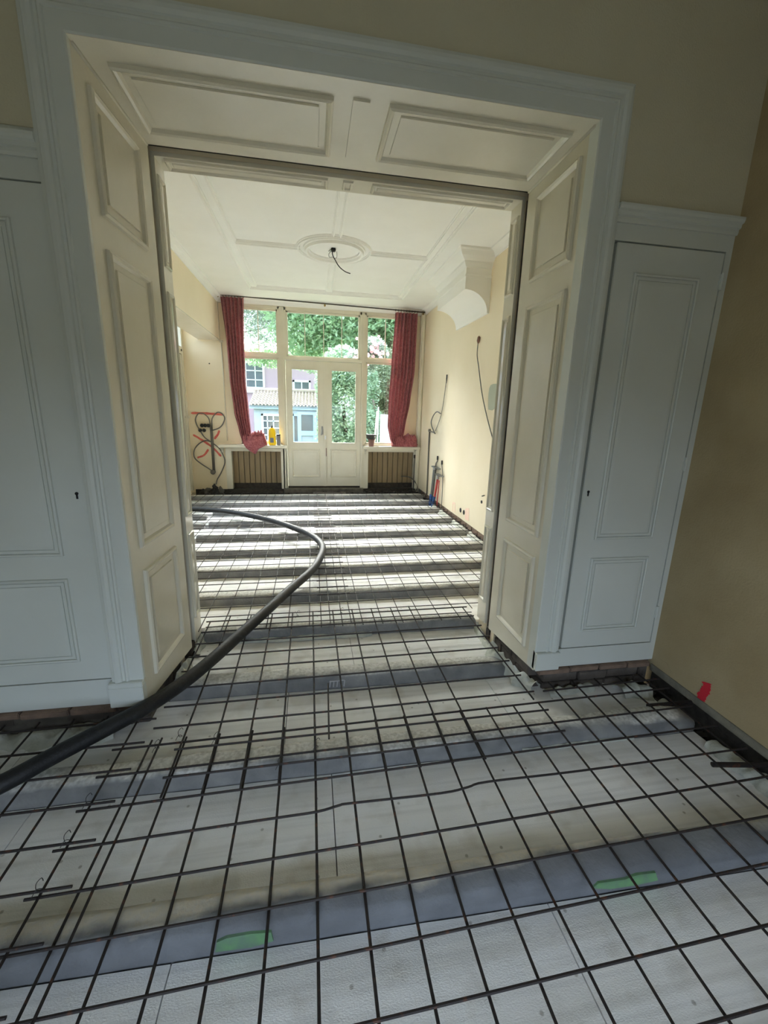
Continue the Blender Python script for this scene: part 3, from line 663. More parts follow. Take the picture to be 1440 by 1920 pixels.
# french doors
def leaf(name, x0, x1, gx0, gx1, label):
    y0, y1 = YB-0.005, YB+0.05; z0, z1 = 0.118, 2.492
    F = MB(); F.box(x0, gx0, y0, y1, z0, z1); F.box(gx1, x1, y0, y1, z0, z1); F.box(gx0, gx1, y0, y1, 2.352, z1); F.box(gx0, gx1, y0, y1, z0, 0.968)
    o = F.build(name, 'paint', kind='structure', label=label, bevel=0.003)
    b = MB()
    b.box(gx0, gx0+0.016, y0-0.008, y1-0.01, 0.968, 2.352); b.box(gx1-0.016, gx1, y0-0.008, y1-0.01, 0.968, 2.352); b.box(gx0+0.016, gx1-0.016, y0-0.008, y1-0.01, 2.336, 2.352); b.box(gx0+0.016, gx1-0.016, y0-0.008, y1-0.01, 0.968, 0.986)
    b.build('glazing_bead', 'paint', o)
    MB().box(gx0+0.012, gx1-0.012, YB+0.02, YB+0.024, 0.98, 2.34).build('pane', 'glass', o)
    panel(o, (0, y0, 0), (1, 0, 0), (0, 0, 1), (0, -1, 0), gx0-0.02, gx1+0.02, 0.30, 0.855, 'paint')
    return o
L3 = leaf('door_3', -0.457, 0.256, -0.36, 0.146, 'cream garden door leaf with the lever handle, view of the blue annex')
L4 = leaf('door_4', 0.260, 0.962, 0.385, 0.872, 'cream garden door leaf with the hedge behind its glass')
q = MB().box(0.236, 0.290, YB-0.028, YB-0.004, 0.12, 2.49); q.build('meeting_stile', 'paint', L3, bevel=0.006)
h = MB().box(0.196, 0.228, YB-0.012, YB-0.004, 1.14, 1.30).build('handle_plate', 'steel', L3, bevel=0.003)
h = MB().tube(spline([(0.212, YB-0.012, 1.235), (0.212, YB-0.05, 1.235), (0.205, YB-0.056, 1.21), (0.192, YB-0.054, 1.13)], 5), 0.011, 8); h.build('handle', 'steel', L3, smooth=True)
MB().box(0.26, 0.285, YB-0.04, YB-0.026, 1.05, 1.12).build('lock', 'board_white', L4)
MB().tube([(0.285, YB-0.034, 0.72), (0.287, YB-0.034, 0.88)], 0.006, 8).build('bolt', 'pot', L4)
MB().box(-0.54, 1.02, YB-0.02, YB+0.12, 0.05, 0.120).build('trim_31', 'dark', kind='structure'); MB().box(-0.54, 1.02, YB-0.16, YB-0.02, -0.02, 0.085).build('trim_24', 'mortar', kind='structure')
MB().box(0.02, 0.66, YB-0.42, YB-0.17, -0.02, 0.03).build('trim_25', 'mortar', kind='structure', bevel=0.006)

# ceiling with mouldings
ceil = MB().box(-2.3, XR+0.1, 2.83, YB+0.2, ZC, ZC+0.12).build('ceiling', 'ceiling', kind='structure')
CP = [(-0.018, 0), (-0.017, 0.010), (-0.010, 0.012), (-0.006, 0.024), (0.006, 0.026), (0.010, 0.012), (0.017, 0.010), (0.018, 0)]
def cmould(name, pts, w=1.0, closed=False, parent=ceil, z=ZC):
    """ceiling moulding running along pts (x, y)"""
    P = [Vector((p[0], p[1])) for p in pts]; N = len(P); n = len(CP); vs = []; fs = []
    for i in range(N):
        a = P[i-1] if (closed or i > 0) else P[i]; b = P[(i+1) % N] if (closed or i < N-1) else P[i]
        t1 = (P[i]-a); t2 = (b-P[i])
        t1 = t1.normalized() if t1.length > 1e-6 else t2.normalized(); t2 = t2.normalized() if t2.length > 1e-6 else t1
        t = (t1+t2).normalized(); s = Vector((t.y, -t.x)); c = max(0.4, t.dot(t1)); 
        for (d, h) in CP:
            q = P[i]+s*(d*w/c); vs.append((q.x, q.y, z-h*w))
    for i in range(N if closed else N-1):
        for j in range(n-1): fs.append((i*n+j, i*n+j+1, ((i+1) % N)*n+j+1, ((i+1) % N)*n+j))
    if not closed: fs += [tuple(range(n)), tuple((N-1)*n+j for j in range(n))[::-1]]
    return MB().add(vs, fs).build(name, 'ceiling', parent)
cmould('moulding', [(-0.965, 2.86), (-0.945, 7.60), (1.565, 7.60), (1.53, 2.86)], 1.3)
cmould('moulding', [(-0.855, 2.86), (-0.835, 5.63), (-0.10, 5.63)], 1.0)
cmould('moulding', [(-0.10, 5.71), (-0.835, 5.71), (-0.83, 7.48), (0.275, 7.48), (0.275, 6.09)], 1.0)
cmould('moulding', [(0.355, 6.08), (0.355, 7.48), (1.47, 7.48), (1.46, 5.70), (0.72, 5.70)], 1.0)
cmould('moulding', [(0.72, 5.62), (1.45, 5.62), (1.42, 2.86)], 1.0)
cmould('moulding', [(0.265, 2.86), (0.27, 5.22)], 1.0); cmould('moulding', [(0.345, 2.86), (0.35, 5.22)], 1.0)
cmould('medallion_ring', [(0.305+0.435*math.cos(a*math.pi/24), 5.66+0.435*math.sin(a*math.pi/24)) for a in range(48)], 1.1, True)
cmould('medallion_ring', [(0.305+0.335*math.cos(a*math.pi/24), 5.66+0.335*math.sin(a*math.pi/24)) for a in range(48)], 2.0, True)
CV = [(0, 0), (0.0, -0.085), (0.012, -0.085), (0.016, -0.07), (0.045, -0.028), (0.085, -0.014), (0.09, 0)]
def cove(name, a, b, outd): return run(CV, a, b, outd, (0, 0, 1)).build(name, 'ceiling', kind='structure')
cove('trim_26', (-1.60, 2.84, ZC), (-1.60, YB-0.03, ZC), (1, 0, 0))
cove('trim_27', (XR, 2.84, ZC), (XR, 5.28, ZC), (-1, 0, 0)); cove('trim_28', (XR, 6.45, ZC), (XR, YB, ZC), (-1, 0, 0))
cove('trim_29', (-1.60, YB-0.03, ZC), (XR, YB-0.03, ZC), (0, -1, 0))
# white boxed pipe in the window corner
MB().box(XR-0.085, XR-0.005, YB-0.13, YB-0.02, 0.06, ZC).build('trim_30', 'paint', kind='structure', bevel=0.02)

# plaster chimney hood on the right wall
hood = thing('chimney_hood', 'white plaster chimney hood with a moulded top and concave underside high on the cream wall', 'chimney hood', (XR, 5.85, 2.8))
HY0, HY1 = 5.27, 6.42
def loft(sec, y0, y1, x_out):   # section of (protrusion, z) pairs wrapped around three sides with mitred returns
    vs = []; n = len(sec); fs = []
    for (p, z) in sec: vs.append((XR-p, y0-(p-x_out), z))
    for (p, z) in sec: vs.append((XR-p, y1+(p-x_out), z))
    for i in range(n-1): fs.append((i, i+1, n+i+1, n+i))
    for k, y in ((0, y0), (1, y1)):
        b = len(vs)
        for (p, z) in sec: vs.append((XR+0.01, (y0-(p-x_out)) if k == 0 else (y1+(p-x_out)), z))
        for i in range(n-1): fs.append((k*n+i, k*n+i+1, b+i+1, b+i))
    return MB().add(vs, fs)
loft([(0.455, ZC), (0.455, 3.470), (0.440, 3.455), (0.435, 3.44), (0.415, 3.41), (0.385, 3.385), (0.362, 3.370), (0.358, 3.35), (0.345, 3.33), (0.335, 3.31)], HY0, HY1, 0.335).build('cornice', 'stone', hood)
loft([(0.335, 3.312), (0.322, 3.30), (0.322, 3.235), (0.335, 3.230), (0.335, 3.205), (0.326, 3.200)], HY0, HY1, 0.33).build('frieze', 'stone', hood)
cv = [(0.325, 3.232), (0.325, 3.065)]
for i in range(1, 15):
    a = math.pi/2*i/14; cv.append((0.035+0.29*math.cos(a), 3.065-0.25*(1-math.cos(a))*0-0.25*math.sin(a)*1.0)) if False else None
# concave quarter: from the outer lip down to the wall, hollow facing the room
for i in range(1, 15):
    a = math.pi/2*i/14; cv.append((0.325-0.30*math.sin(a), 2.815+0.25*math.cos(a)))
cv2 = [(XR-p, z) for p, z in cv]+[(XR+0.005, 2.815), (XR+0.005, 3.232)]
cvx = MB(); cvx.prism(cv2, 'y', HY0, HY1); cvx.build('cove', 'stone', hood)

# ------------------------------------------------------------------ reinforcing mesh sheets
BAR_R = 0.0048; ZM = 0.084
_bar = {}
def bar_mesh(L, axis, r=BAR_R):
    k = (round(L, 2), axis, r)
    if k not in _bar:
        h = L/2; p = [(-h, 0, 0), (h, 0, 0)] if axis == 'x' else [(0, -h, 0), (0, h, 0)]
        _bar[k] = MB().tube(p, r, 6).mesh('bar', 'bar', smooth=False)
    return _bar[k]
def put_bar(parent, axis, c, L, rot=0.0, r=BAR_R, tilt=0.0, name='bar'):
    o = link(name, bar_mesh(L, axis, r), parent); o.location = c; o.rotation_euler = (tilt if axis == 'y' else 0, -tilt if axis == 'x' else 0, rot); return o
def sheet(label, x0, x1, y0, y1, xs, ys, slope, z=ZM, zx=0.0096, dx=0.0, r=BAR_R):
    """xs: long bars (running along Y) at x; ys: cross bars (running along X), each y measured at x = 0"""
    t = thing('reinforcing_mesh', label, 'steel mesh', ((x0+x1)/2, (y0+y1)/2, z))
    a = math.atan(slope); random.seed(int(abs(x0*100+y0*37)))
    for x in xs:
        if isinstance(x, tuple): xx, ya, yb = x
        else: xx, ya, yb = x, y0, y1
        put_bar(t, 'y', (xx+dx*((ya+yb)/2), (ya+yb)/2, z+random.uniform(-.001, .001)), yb-ya, -math.atan(dx)+random.uniform(-.002, .002), r)
    for y in ys:
        if isinstance(y, tuple): yy, xa, xb = y
        else: yy, xa, xb = y, x0, x1
        put_bar(t, 'x', ((xa+xb)/2, yy+slope*(xa+xb)/2, z+zx+random.uniform(-.001, .001)), xb-xa, a+random.uniform(-.0015, .0015), r)
    return t
def tie(parent, x, y, z):
    random.seed(int(x*991+y*77)); p = [Vector((x-0.012, y-0.010, z-0.004)), Vector((x, y, z+0.014)), Vector((x+0.012, y+0.010, z)), Vector((x+0.004, y-0.006, z+0.012)), Vector((x-0.002, y+0.004, z+0.03)), Vector((x+0.012, y+0.010, z+0.045)), Vector((x+0.020, y+0.004, z+0.040))]
    MB().tube(spline(p, 3), 0.0012, 5).build('tie_wire', 'black', parent)
S = 0.15
A = sheet('dark steel mesh sheet nearest the camera, spanning to the ochre wall', -0.90, 2.02, -0.56, 1.80,
          [(k*S, -0.56, 1.795) for k in range(-5, 9)]+[(k*S, -0.56, 1.95) for k in range(9, 14)],
          [(-0.484+k*S, -0.90, 2.02) for k in range(0, 16) if k != 12]+[(1.916-0.066, 1.27, 2.03)], 0.016)
# one cross bar of this sheet is kinked
kp = [(-0.90, 1.300, ZM+.0096), (-0.2, 1.313, ZM+.0096), (0.0, 1.317, ZM+.0096), (0.09, 1.335, ZM+.006), (0.14, 1.334, ZM+.0096), (0.5, 1.326, ZM+.0096), (0.62, 1.335, ZM+.012), (0.72, 1.352, ZM+.008), (1.15, 1.345, ZM+.0096), (2.02, 1.350, ZM+.0096)]
MB().tube(spline(kp, 4), BAR_R, 6).build('bar', 'bar', A)
Bs = sheet('dark steel mesh sheet in front of the closet on the hose side', -2.0, -0.66, -0.5, 1.965,
           [-0.705-0.15*k for k in range(1, 9)]+[(-0.70, -0.5, 1.78)], [(-0.34+k*S, -2.0, -0.765) for k in range(0, 16)], 0.006, z=ZM+0.021)
for (x, y) in ((-0.86, 1.150), (-0.86, 1.305), (-0.86, 1.452), (-0.70, 1.70), (-0.62, 1.76)): tie(Bs, x, y, ZM+0.03)
Cs = sheet('dark steel mesh sheet lying through the panelled opening', -0.76, 1.24, 1.45, 2.98,
           [(-0.595+k*S, 1.455, 2.97) for k in range(0, 10)]+[(1.18, 1.80, 2.9), (-0.72, 2.28, 2.9)], [(1.545+k*0.149, -0.62 if 1.5 < 1.545+k*.149 < 1.75 else -0.755, 1.20) for k in range(0, 10)], 0.006, z=ZM+0.0200, dx=-0.004)
for (x, y) in ((-0.155, 1.52), (-0.45, 1.70), (0.0, 1.60), (-0.12, 2.86), (0.20, 2.87)): tie(Cs, x, y, ZM+0.04)
Ds = sheet('dark steel mesh sheet past the opening beside the wall with the loose cable', 0.04, 2.10, 2.74, 5.45,
           [(0.055+k*S, 2.76, 5.45) for k in range(0, 8)]+[(0.055+k*S, 2.92, 5.45) for k in range(8, 14)], [(2.835+k*S, 0.03, 2.10 if 2.835+k*S > 2.9 else 1.22) for k in range(0, 18)], 0.004, r=0.0036)
Es = sheet('dark steel mesh sheet past the opening, under the bend of the black hose', -2.12, 0.30, 2.74, 5.6,
           [(0.27-k*S, 2.76, 5.60) for k in range(0, 8)]+[(0.27-k*S, 2.92, 5.60) for k in range(8, 16)], [(2.80+k*S, -2.12 if 2.80+k*S > 2.9 else -0.74, 0.30) for k in range(0, 19)], 0.0, z=ZM+0.0200, r=0.0036)
Fs = sheet('dark steel mesh sheet reaching the garden doors on the curtain-and-pipes side', 0.02, 2.09, 5.25, 7.95,
           [0.09+k*S for k in range(0, 14)], [5.33+k*S for k in range(0, 18)], 0.0, z=ZM+0.0200, r=0.0036)
Gs = sheet('dark steel mesh sheet reaching the garden doors on the yellow-bottle side', -2.12, 0.28, 5.40, 7.95,
           [0.24-k*S for k in range(0, 16)], [5.44+k*S for k in range(0, 17)], 0.003, r=0.0036)
# loose bits
def loose(name, a, b, r, label, cat='steel bar', mt='bar', group=None):
    o = MB().tube([a, b], r, 8).build(name, mt); tag(o, label, cat, group); return o
loose('loose_bar', (0.073, 2.05, ZM+0.0445), (0.062, 1.643, ZM+0.0445), 0.0042, 'single loose steel bar lying lengthwise on the mesh in the opening')
loose('steel_dowel', (1.80, 1.706, 0.07), (2.085, 1.700, 0.07), 0.011, 'thick dark dowel bar by the closet corner, under the red mark')
loose('steel_dowel', (1.79, 1.311, 0.07), (2.085, 1.265, 0.07), 0.011, 'thick dark dowel bar poking from the ochre wall foot, farther from the closet')

# ------------------------------------------------------------------ black hose
hp = [(-1.50, 1.30), (-1.209, 1.548), (-1.089, 1.672), (-0.944, 1.812), (-0.808, 1.952), (-0.690, 2.125), (-0.588, 2.330), (-0.472, 2.603), (-0.319, 2.966), (-0.174, 3.317), (-0.01, 3.692), (0.075, 4.05), (0.105, 4.30), (0.085, 4.52), (0.0, 4.78), (-0.163, 5.066), (-0.495, 5.50), (-0.887, 5.87), (-1.302, 6.15), (-1.689, 6.27), (-2.05, 6.30)]
HR = 0.036
h = MB().tube(spline([(x, y, ZM+0.038+HR) for x, y in hp], 8), HR, 16)
hz = h.build('concrete_hose', 'rubber', smooth=True); tag(hz, 'long black rubber hose curving over the steel mesh through the opening', 'hose')

# ------------------------------------------------------------------ curtains
def curtain(label, rows, heap, tail, nf, seed):
    """rows: (z, x_left, x_right); heap: (x0, x1, y, z0, z1)"""
    random.seed(seed); cx = (rows[0][1]+rows[0][2])/2
    t = thing('curtain', label, 'curtain', (cx, 8.24, rows[0][0]))
    NU, NV = 110, 60; vs = []; fs = []
    zt, zb = rows[0][0], rows[-1][0]
    def at(z):
        for i in range(len(rows)-1):
            if rows[i][0] >= z >= rows[i+1][0]:
                q = (rows[i][0]-z)/(rows[i][0]-rows[i+1][0]); q = q*q*(3-2*q)*0.4+q*0.6
                return rows[i][1]+(rows[i+1][1]-rows[i][1])*q, rows[i][2]+(rows[i+1][2]-rows[i][2])*q
        return rows[-1][1:]
    for j in range(NV+1):
        z = zt+(zb-zt)*j/NV; a, b = at(z); q = j/NV
        for i in range(NU+1):
            uu = i/NU; ph = uu*nf*2*math.pi+0.7*noise.noise((uu*4, q*1.2, seed))*2
            am = 0.075*(0.75+0.5*noise.noise((uu*6, q*2, seed+3)))*(1-0.25*q)
            vs.append((a+(b-a)*uu+0.008*math.sin(ph*2), 8.24+am*math.sin(ph)+0.012*noise.noise((uu*9, q*6, seed)), z))
    k = NU+1
    for j in range(NV):
        for i in range(NU): fs.append((j*k+i, j*k+i+1, (j+1)*k+i+1, (j+1)*k+i))
    MB().add(vs, fs).build('hanging_fabric', 'curtain', t, smooth=True, fix=False)
    # crumpled pile on the sill
    def pile(x0, x1, y, z0, z1, depth, sd):
        vs = []; fs = []; NA, NB = 120, 48; cx, cz = (x0+x1)/2, z0
        for j in range(NB+1):
            th = math.pi*j/NB
            for i in range(NA):
                ph = 2*math.pi*i/NA
                d = Vector((math.sin(th)*math.cos(ph), math.sin(th)*math.sin(ph), math.cos(th)))
                n1 = noise.noise((d.x*1.6+sd, d.y*1.6, d.z*1.6)); wx = d.x+0.5*noise.noise((d.z*2+sd, d.x*2, 3)); n2 = abs(math.sin(9*wx+5*d.z+sd+2.5*n1)); n3 = 1-abs(noise.noise((d.x*6+sd, d.y*6, d.z*6)))*2
                r = 0.80+0.16*n1+0.16*(n2-0.6)*0.95+0.06*n3
                x = cx+d.x*r*(x1-x0)*0.5; yy = y+d.y*r*depth; zz = cz+max(0.0, d.z)*r*(z1-z0)*0.95+(0 if d.z > 0 else 0.004)
                vs.append((x, yy, zz))
        for j in range(NB):
            for i in range(NA): fs.append((j*NA+i, j*NA+(i+1) % NA, (j+1)*NA+(i+1) % NA, (j+1)*NA+i))
        return vs, fs
    g = MB()
    for hh in heap: vs, fs = pile(*hh); g.add(vs, fs)
    if tail:
        # a fold hanging over the sill edge
        vs = []; fs = []; P = tail; n = 26
        for j, (z, xa, xb, yy) in enumerate(P):
            for i in range(n+1):
                uu = i/n; vs.append((xa+(xb-xa)*uu, yy+0.022*math.sin(uu*9+j*0.5)-0.01, z+0.02*math.sin(uu*5+1)*(1 if j == len(P)-1 else 0.3)))
        for j in range(len(P)-1):
            for i in range(n): fs.append((j*(n+1)+i, j*(n+1)+i+1, (j+1)*(n+1)+i+1, (j+1)*(n+1)+i))
        g.add(vs, fs)
    g.build('bunched_fabric', 'curtain', t, smooth=True, fix=False)
    return t
curtain('red patterned curtain with its hem bunched beside the yellow bottle',
        [(3.465, -1.515, -1.128), (2.78, -1.470, -1.150), (2.075, -1.448, -1.160), (1.527, -1.395, -1.130), (1.19, -1.318, -1.105), (0.95, -1.26, -1.10)],
        [(-1.29, -0.88, 8.26, 0.934, 1.22, 0.095, 3), (-1.08, -0.815, 8.28, 0.934, 1.25, 0.085, 8), (-1.16, -0.88, 8.215, 0.934, 1.05, 0.05, 5)],
        [(1.10, -1.26, -0.90, 8.21), (0.98, -1.245, -0.87, 8.18), (0.93, -1.235, -0.85, 8.165), (0.87, -1.20, -0.97, 8.17), (0.79, -1.12, -1.02, 8.175)], 6, 11)
curtain('red patterned curtain with its hem heaped on the sill next to the corner pipe',
        [(3.405, 1.566, 1.994), (2.385, 1.513, 1.983), (1.81, 1.485, 1.914), (1.327, 1.478, 1.83), (1.10, 1.53, 1.80), (0.97, 1.58, 1.80)],
        [(1.55, 1.92, 8.26, 0.940, 1.22, 0.08, 14), (1.74, 2.14, 8.26, 0.940, 1.26, 0.095, 17), (1.75, 2.12, 8.215, 0.940, 1.10, 0.05, 19)], None, 7, 23)
rod = thing('curtain_rod', 'thin dark curtain rod running above the garden windows', 'curtain rod', (0.3, 8.24, 3.47))
MB().tube([(-1.585, 8.24, 3.497), (2.13, 8.24, 3.435)], 0.011, 8).build('pole', 'dark', rod, smooth=True)
for x in (-1.56, 0.272, 2.10):
    z = 3.497-(x+1.585)*0.0167
    q = MB().box(x-0.012, x+0.012, 8.235, 8.372, z-0.028, z-0.010); q.box(x-0.02, x+0.02, 8.36, 8.372, z-0.06, z+0.02); q.lathe((x, 8.24, z-0.03), [(0.004, -0.016), (0.018, -0.008), (0.018, 0.008), (0.006, 0.018)], 10); q.build('bracket', 'brass', rod)
random.seed(31)
for x0, x1 in ((-1.52, -1.13), (1.57, 1.99)):
    for i in range(9):
        x = x0+(x1-x0)*i/8; z = 3.497-(x+1.585)*0.0167
        q = MB().tube([Vector((x, 8.24+0.018*math.cos(a*math.pi/5), z-0.004+0.018*math.sin(a*math.pi/5))) for a in range(11)], 0.003, 5, cap=False); q.build('ring', 'dark', rod)

# ------------------------------------------------------------------ things on the sills
ZS = 0.933
b = thing('bottle', 'yellow plastic bottle with a dark cap on the window sill by the bunched curtain', 'bottle', (-0.730, 8.26, ZS))
MB().lathe((-0.730, 8.26, ZS), [(0.060, 0), (0.068, 0.012), (0.068, 0.10), (0.062, 0.15), (0.066, 0.20), (0.066, 0.235), (0.058, 0.28), (0.036, 0.315), (0.020, 0.325)], 24, sy=0.7).build('body', 'yellow', b, smooth=True)
MB().lathe((-0.730, 8.26, ZS+0.322), [(0.017, 0), (0.017, 0.018), (0.011, 0.024), (0.009, 0.040), (0.006, 0.044)], 14).build('cap', 'dark', b, smooth=True)
q = MB().box(-0.765, -0.700, 8.205, 8.2105, ZS+0.05, ZS+0.14); q.build('paper_label', 'grey_pl', b, label='small grey printed label')
b = thing('canister', 'small grey canister squeezed between the yellow bottle and the window post', 'canister', (-0.615, 8.27, ZS))
MB().lathe((-0.615, 8.27, ZS), [(0.034, 0), (0.036, 0.01), (0.036, 0.17), (0.032, 0.18)], 18).build('body', 'grey_pl', b, smooth=True)
MB().lathe((-0.615, 8.27, ZS+0.18), [(0.038, 0), (0.038, 0.022), (0.03, 0.026)], 18).build('lid', 'black', b, smooth=True)
ZS2 = 0.938
b = MB().lathe((1.165, 8.25, ZS2), [(0.048, 0), (0.052, 0.01), (0.062, 0.115), (0.070, 0.116), (0.070, 0.140), (0.060, 0.140), (0.052, 0.12)], 24).build('flower_pot', 'pot', smooth=True)
tag(b, 'brown clay pot under the dark bowl on the window sill', 'flower pot')
b = thing('bowl', 'dark shallow bowl standing on the brown clay pot', 'bowl', (1.160, 8.25, ZS2+0.14))
MB().lathe((1.160, 8.25, ZS2+0.14), [(0.072, 0), (0.092, 0.012), (0.104, 0.075), (0.112, 0.088), (0.106, 0.090), (0.096, 0.075), (0.085, 0.02), (0.02, 0.014)], 28).build('body', 'bowl', b, smooth=True)
q = MB().box(1.205, 1.235, 8.146, 8.152, ZS2+0.18, ZS2+0.205); q.build('sticker', 'chalk', b)
b = MB().tube(spline([(1.20, 8.205, ZS2+0.008), (1.245, 8.195, ZS2+0.008), (1.27, 8.19, ZS2+0.006), (1.305, 8.192, ZS2+0.005)], 4), 0.0045, 6).build('screwdriver', 'dark', smooth=True); tag(b, 'short dark stick lying on the sill in front of the brown pot', 'stick')

# ------------------------------------------------------------------ wiring on the back wall
YW = YB-0.012
el = thing('wiring_assembly', 'stripped grey conduits and looping cables on the cream wall behind the red cross', 'wiring', (-1.85, YB, 0.8))
MB().tube([(-1.838, YW-0.012, 1.27), (-1.842, YW-0.012, 0.40)], 0.024, 10).build('conduit', 'conduit', el, smooth=True)
for i, pts in enumerate([
        [(-1.853, 1.26), (-1.865, 1.38), (-1.90, 1.44), (-1.968, 1.485), (-2.05, 1.478), (-2.102, 1.377), (-2.087, 1.269), (-2.041, 1.184)],
        [(-1.822, 1.26), (-1.815, 1.38), (-1.775, 1.455), (-1.711, 1.512), (-1.635, 1.495), (-1.588, 1.42), (-1.62, 1.32), (-1.69, 1.235), (-1.822, 1.181)],
        [(-2.035, 1.161), (-1.967, 1.052), (-1.866, 0.975), (-1.736, 0.865), (-1.662, 0.741), (-1.632, 0.591), (-1.702, 0.41), (-1.789, 0.261), (-1.815, 0.161)],
        [(-1.842, 0.965), (-1.90, 0.985), (-1.972, 0.989), (-2.082, 0.924), (-2.166, 0.812), (-2.169, 0.668), (-2.063, 0.555), (-1.946, 0.475), (-1.872, 0.418)]]):
    MB().tube(spline([(x, YW-0.012-0.012*(j % 3)*0.5, z) for j, (x, z) in enumerate(pts)], 5), 0.0105, 8).build('cable', 'wire', el, smooth=True)
for (x, z) in ((-1.997, 1.268), (-1.94, 1.269), (-1.884, 1.27), (-2.034, 1.18), (-1.966, 1.181)):
    q = MB().lathe((x, YW-0.03, z), [(0.030, 0.03), (0.034, 0.0), (0.028, -0.004), (0.026, 0.02)], 16, 'y'); q.build('socket_box', 'black', el)
MB().lathe((-1.858, YW-0.04, 0.40), [(0.042, 0.05), (0.046, 0.0), (0.03, -0.01)], 16, 'y').build('end_cap', 'conduit', el)
sk = thing('plastic_sheet', 'dark crumpled plastic sheeting around the cable stub at the wall foot', 'plastic sheet', (-1.84, 8.3, 0.03))
for i, (xa, ya, dx, hh) in enumerate(((-1.96, 8.31, 0.10, 0.13), (-1.83, 8.30, 0.09, 0.21), (-1.73, 8.32, 0.07, 0.16), (-2.06, 8.32, 0.07, 0.10))):
    vs = []; fs = []; n = 22; J = 9
    for j in range(J+1):
        for k in range(n):
            a = 2*math.pi*k/n; q = j/J; r = dx*(0.7+0.75*noise.noise((math.cos(a)*2.2+i*5, math.sin(a)*2.2, q*3+i)))*(1-0.8*q*q)
            vs.append((xa+r*math.cos(a)+0.03*noise.noise((q*4, i, 2)), ya+0.6*r*math.sin(a), -0.03+hh*q+0.035*noise.noise((a*1.5, q*3, i))))
    for j in range(J):
        for k in range(n): fs.append((j*n+k, j*n+(k+1) % n, (j+1)*n+(k+1) % n, (j+1)*n+k))
    fs.append(tuple(J*n+k for k in range(n)))
    MB().add(vs, fs).build('fold', 'bowl' if i % 2 else 'conduit', sk)
def stroke(parent, pts, w, mt, name='spray_mark', axis='y', c=YB, n=5, label=None, seed=0):
    """paint lying on a wall or face: a thin ragged ribbon following pts"""
    P = [Vector((p[0], 0, p[1])) for p in pts]; S_ = spline(P, 6); vs = []; fs = []
    for i, p in enumerate(S_):
        t = (S_[min(i+1, len(S_)-1)]-S_[max(i-1, 0)]).normalized(); s = Vector((t.z, 0, -t.x)); q = i/(len(S_)-1)
        ww = w*(0.75+0.5*abs(noise.noise((i*0.6, seed, 1))))*(0.45 if i in (0, len(S_)-1) else 1)
        for e_ in (-1, 1):
            d = p+s*ww*e_*(1+0.25*noise.noise((i*1.3, e_, seed)))
            vs += [(d.x, c-0.003, d.z), (d.x, c+0.001, d.z)] if axis == 'y' else [(c-0.003, d.x, d.z), (c+0.001, d.x, d.z)]
    for i in range(len(S_)-1):
        a = i*4; b_ = a+4
        fs += [(a, a+2, b_+2, b_), (a+1, b_+1, b_+3, a+3), (a, b_, b_+1, a+1), (a+2, a+3, b_+3, b_+2)]
    return MB().add(vs, fs).build(name, mt, parent, label=label)
stroke(wall_b, [(-2.18, 1.489), (-1.9, 1.487), (-1.66, 1.476), (-1.625, 1.474)], 0.024, 'red_marker', label='horizontal red spray line', seed=1)
stroke(wall_b, [(-2.175, 1.096), (-2.031, 1.004), (-1.843, 0.863), (-1.70, 0.696)], 0.023, 'red_marker', label='red spray stroke of the cross', seed=2)
stroke(wall_b, [(-1.701, 1.183), (-1.74, 1.10), (-1.802, 1.023)], 0.023, 'red_marker', label='red spray stroke of the cross', seed=3)
stroke(wall_b, [(-1.922, 0.83), (-2.006, 0.717), (-2.131, 0.668)], 0.020, 'red_marker', label='red spray stroke of the cross', seed=4)
MB().lathe((-1.80, YB-0.008, 2.37), [(0.010, 0.01), (0.012, 0.0), (0.005, -0.004)], 10, 'y').build('screw', 'dark', wall_b)
cc = thing('surface_conduit', 'thin painted conduit dropping from the beam behind the curtain', 'conduit', (-1.59, 8.39, 1.5))
MB().tube([(-1.572, 8.388, 2.775), (-1.562, 8.388, 1.0)], 0.010, 8).build('pipe', 'paint', cc, smooth=True)
MB().box(-1.60, -1.545, 8.37, 8.40, 2.74, 2.776).build('clip', 'paint', cc)

# ------------------------------------------------------------------ wiring and pipes on the right wall
XS = XR-0.018
lp = thing('wall_cable', 'grey cable with a loop and black end, rising from the conduit in the window corner', 'cable', (XR, 7.4, 1.3))
MB().tube([(XS, 7.60, 1.285), (XS, 7.56, 0.10)], 0.013, 8).build('conduit', 'conduit', lp, smooth=True)
MB().lathe((XS, 7.60, 1.27), [(0.020, 0), (0.024, 0.02), (0.020, 0.05)], 12).build('junction', 'conduit', lp, smooth=True)
MB().tube(spline([(XS, 7.58, 1.28), (XS, 7.35, 1.275), (XS-0.03, 7.13, 1.262), (XS-0.035, 7.20, 1.30), (XS-0.03, 7.36, 1.38), (XS-0.03, 7.40, 1.47), (XS-0.03, 7.27, 1.575), (XS-0.03, 7.08, 1.63), (XS-0.02, 6.90, 1.60)], 5), 0.010, 8).build('loop', 'wire', lp, smooth=True)
MB().tube(spline([(XS, 7.22, 1.30), (XS, 6.93, 1.585), (XS, 6.80, 1.95), (XS, 6.755, 2.13)], 5), 0.0055, 6).build('wire', 'wire', lp, smooth=True)
MB().tube([(XS, 6.757, 2.08), (XS, 6.745, 2.15), (XS, 6.742, 2.21)], [0.006, 0.012, 0.011], 8).build('end_sleeve', 'black', lp, smooth=True)
lc = thing('hanging_cable', 'long thin grey cable sloping down the cream wall under the chimney hood', 'cable', (XR, 5.2, 2.0))
MB().tube(spline([(XS, 5.505, 2.53), (XS-0.015, 5.47, 2.36), (XS-0.02, 5.37, 2.19), (XS-0.02, 5.20, 1.87), (XS-0.012, 5.01, 1.59), (XS, 4.80, 1.32)], 6), 0.0065, 8).build('wire', 'wire', lc, smooth=True)
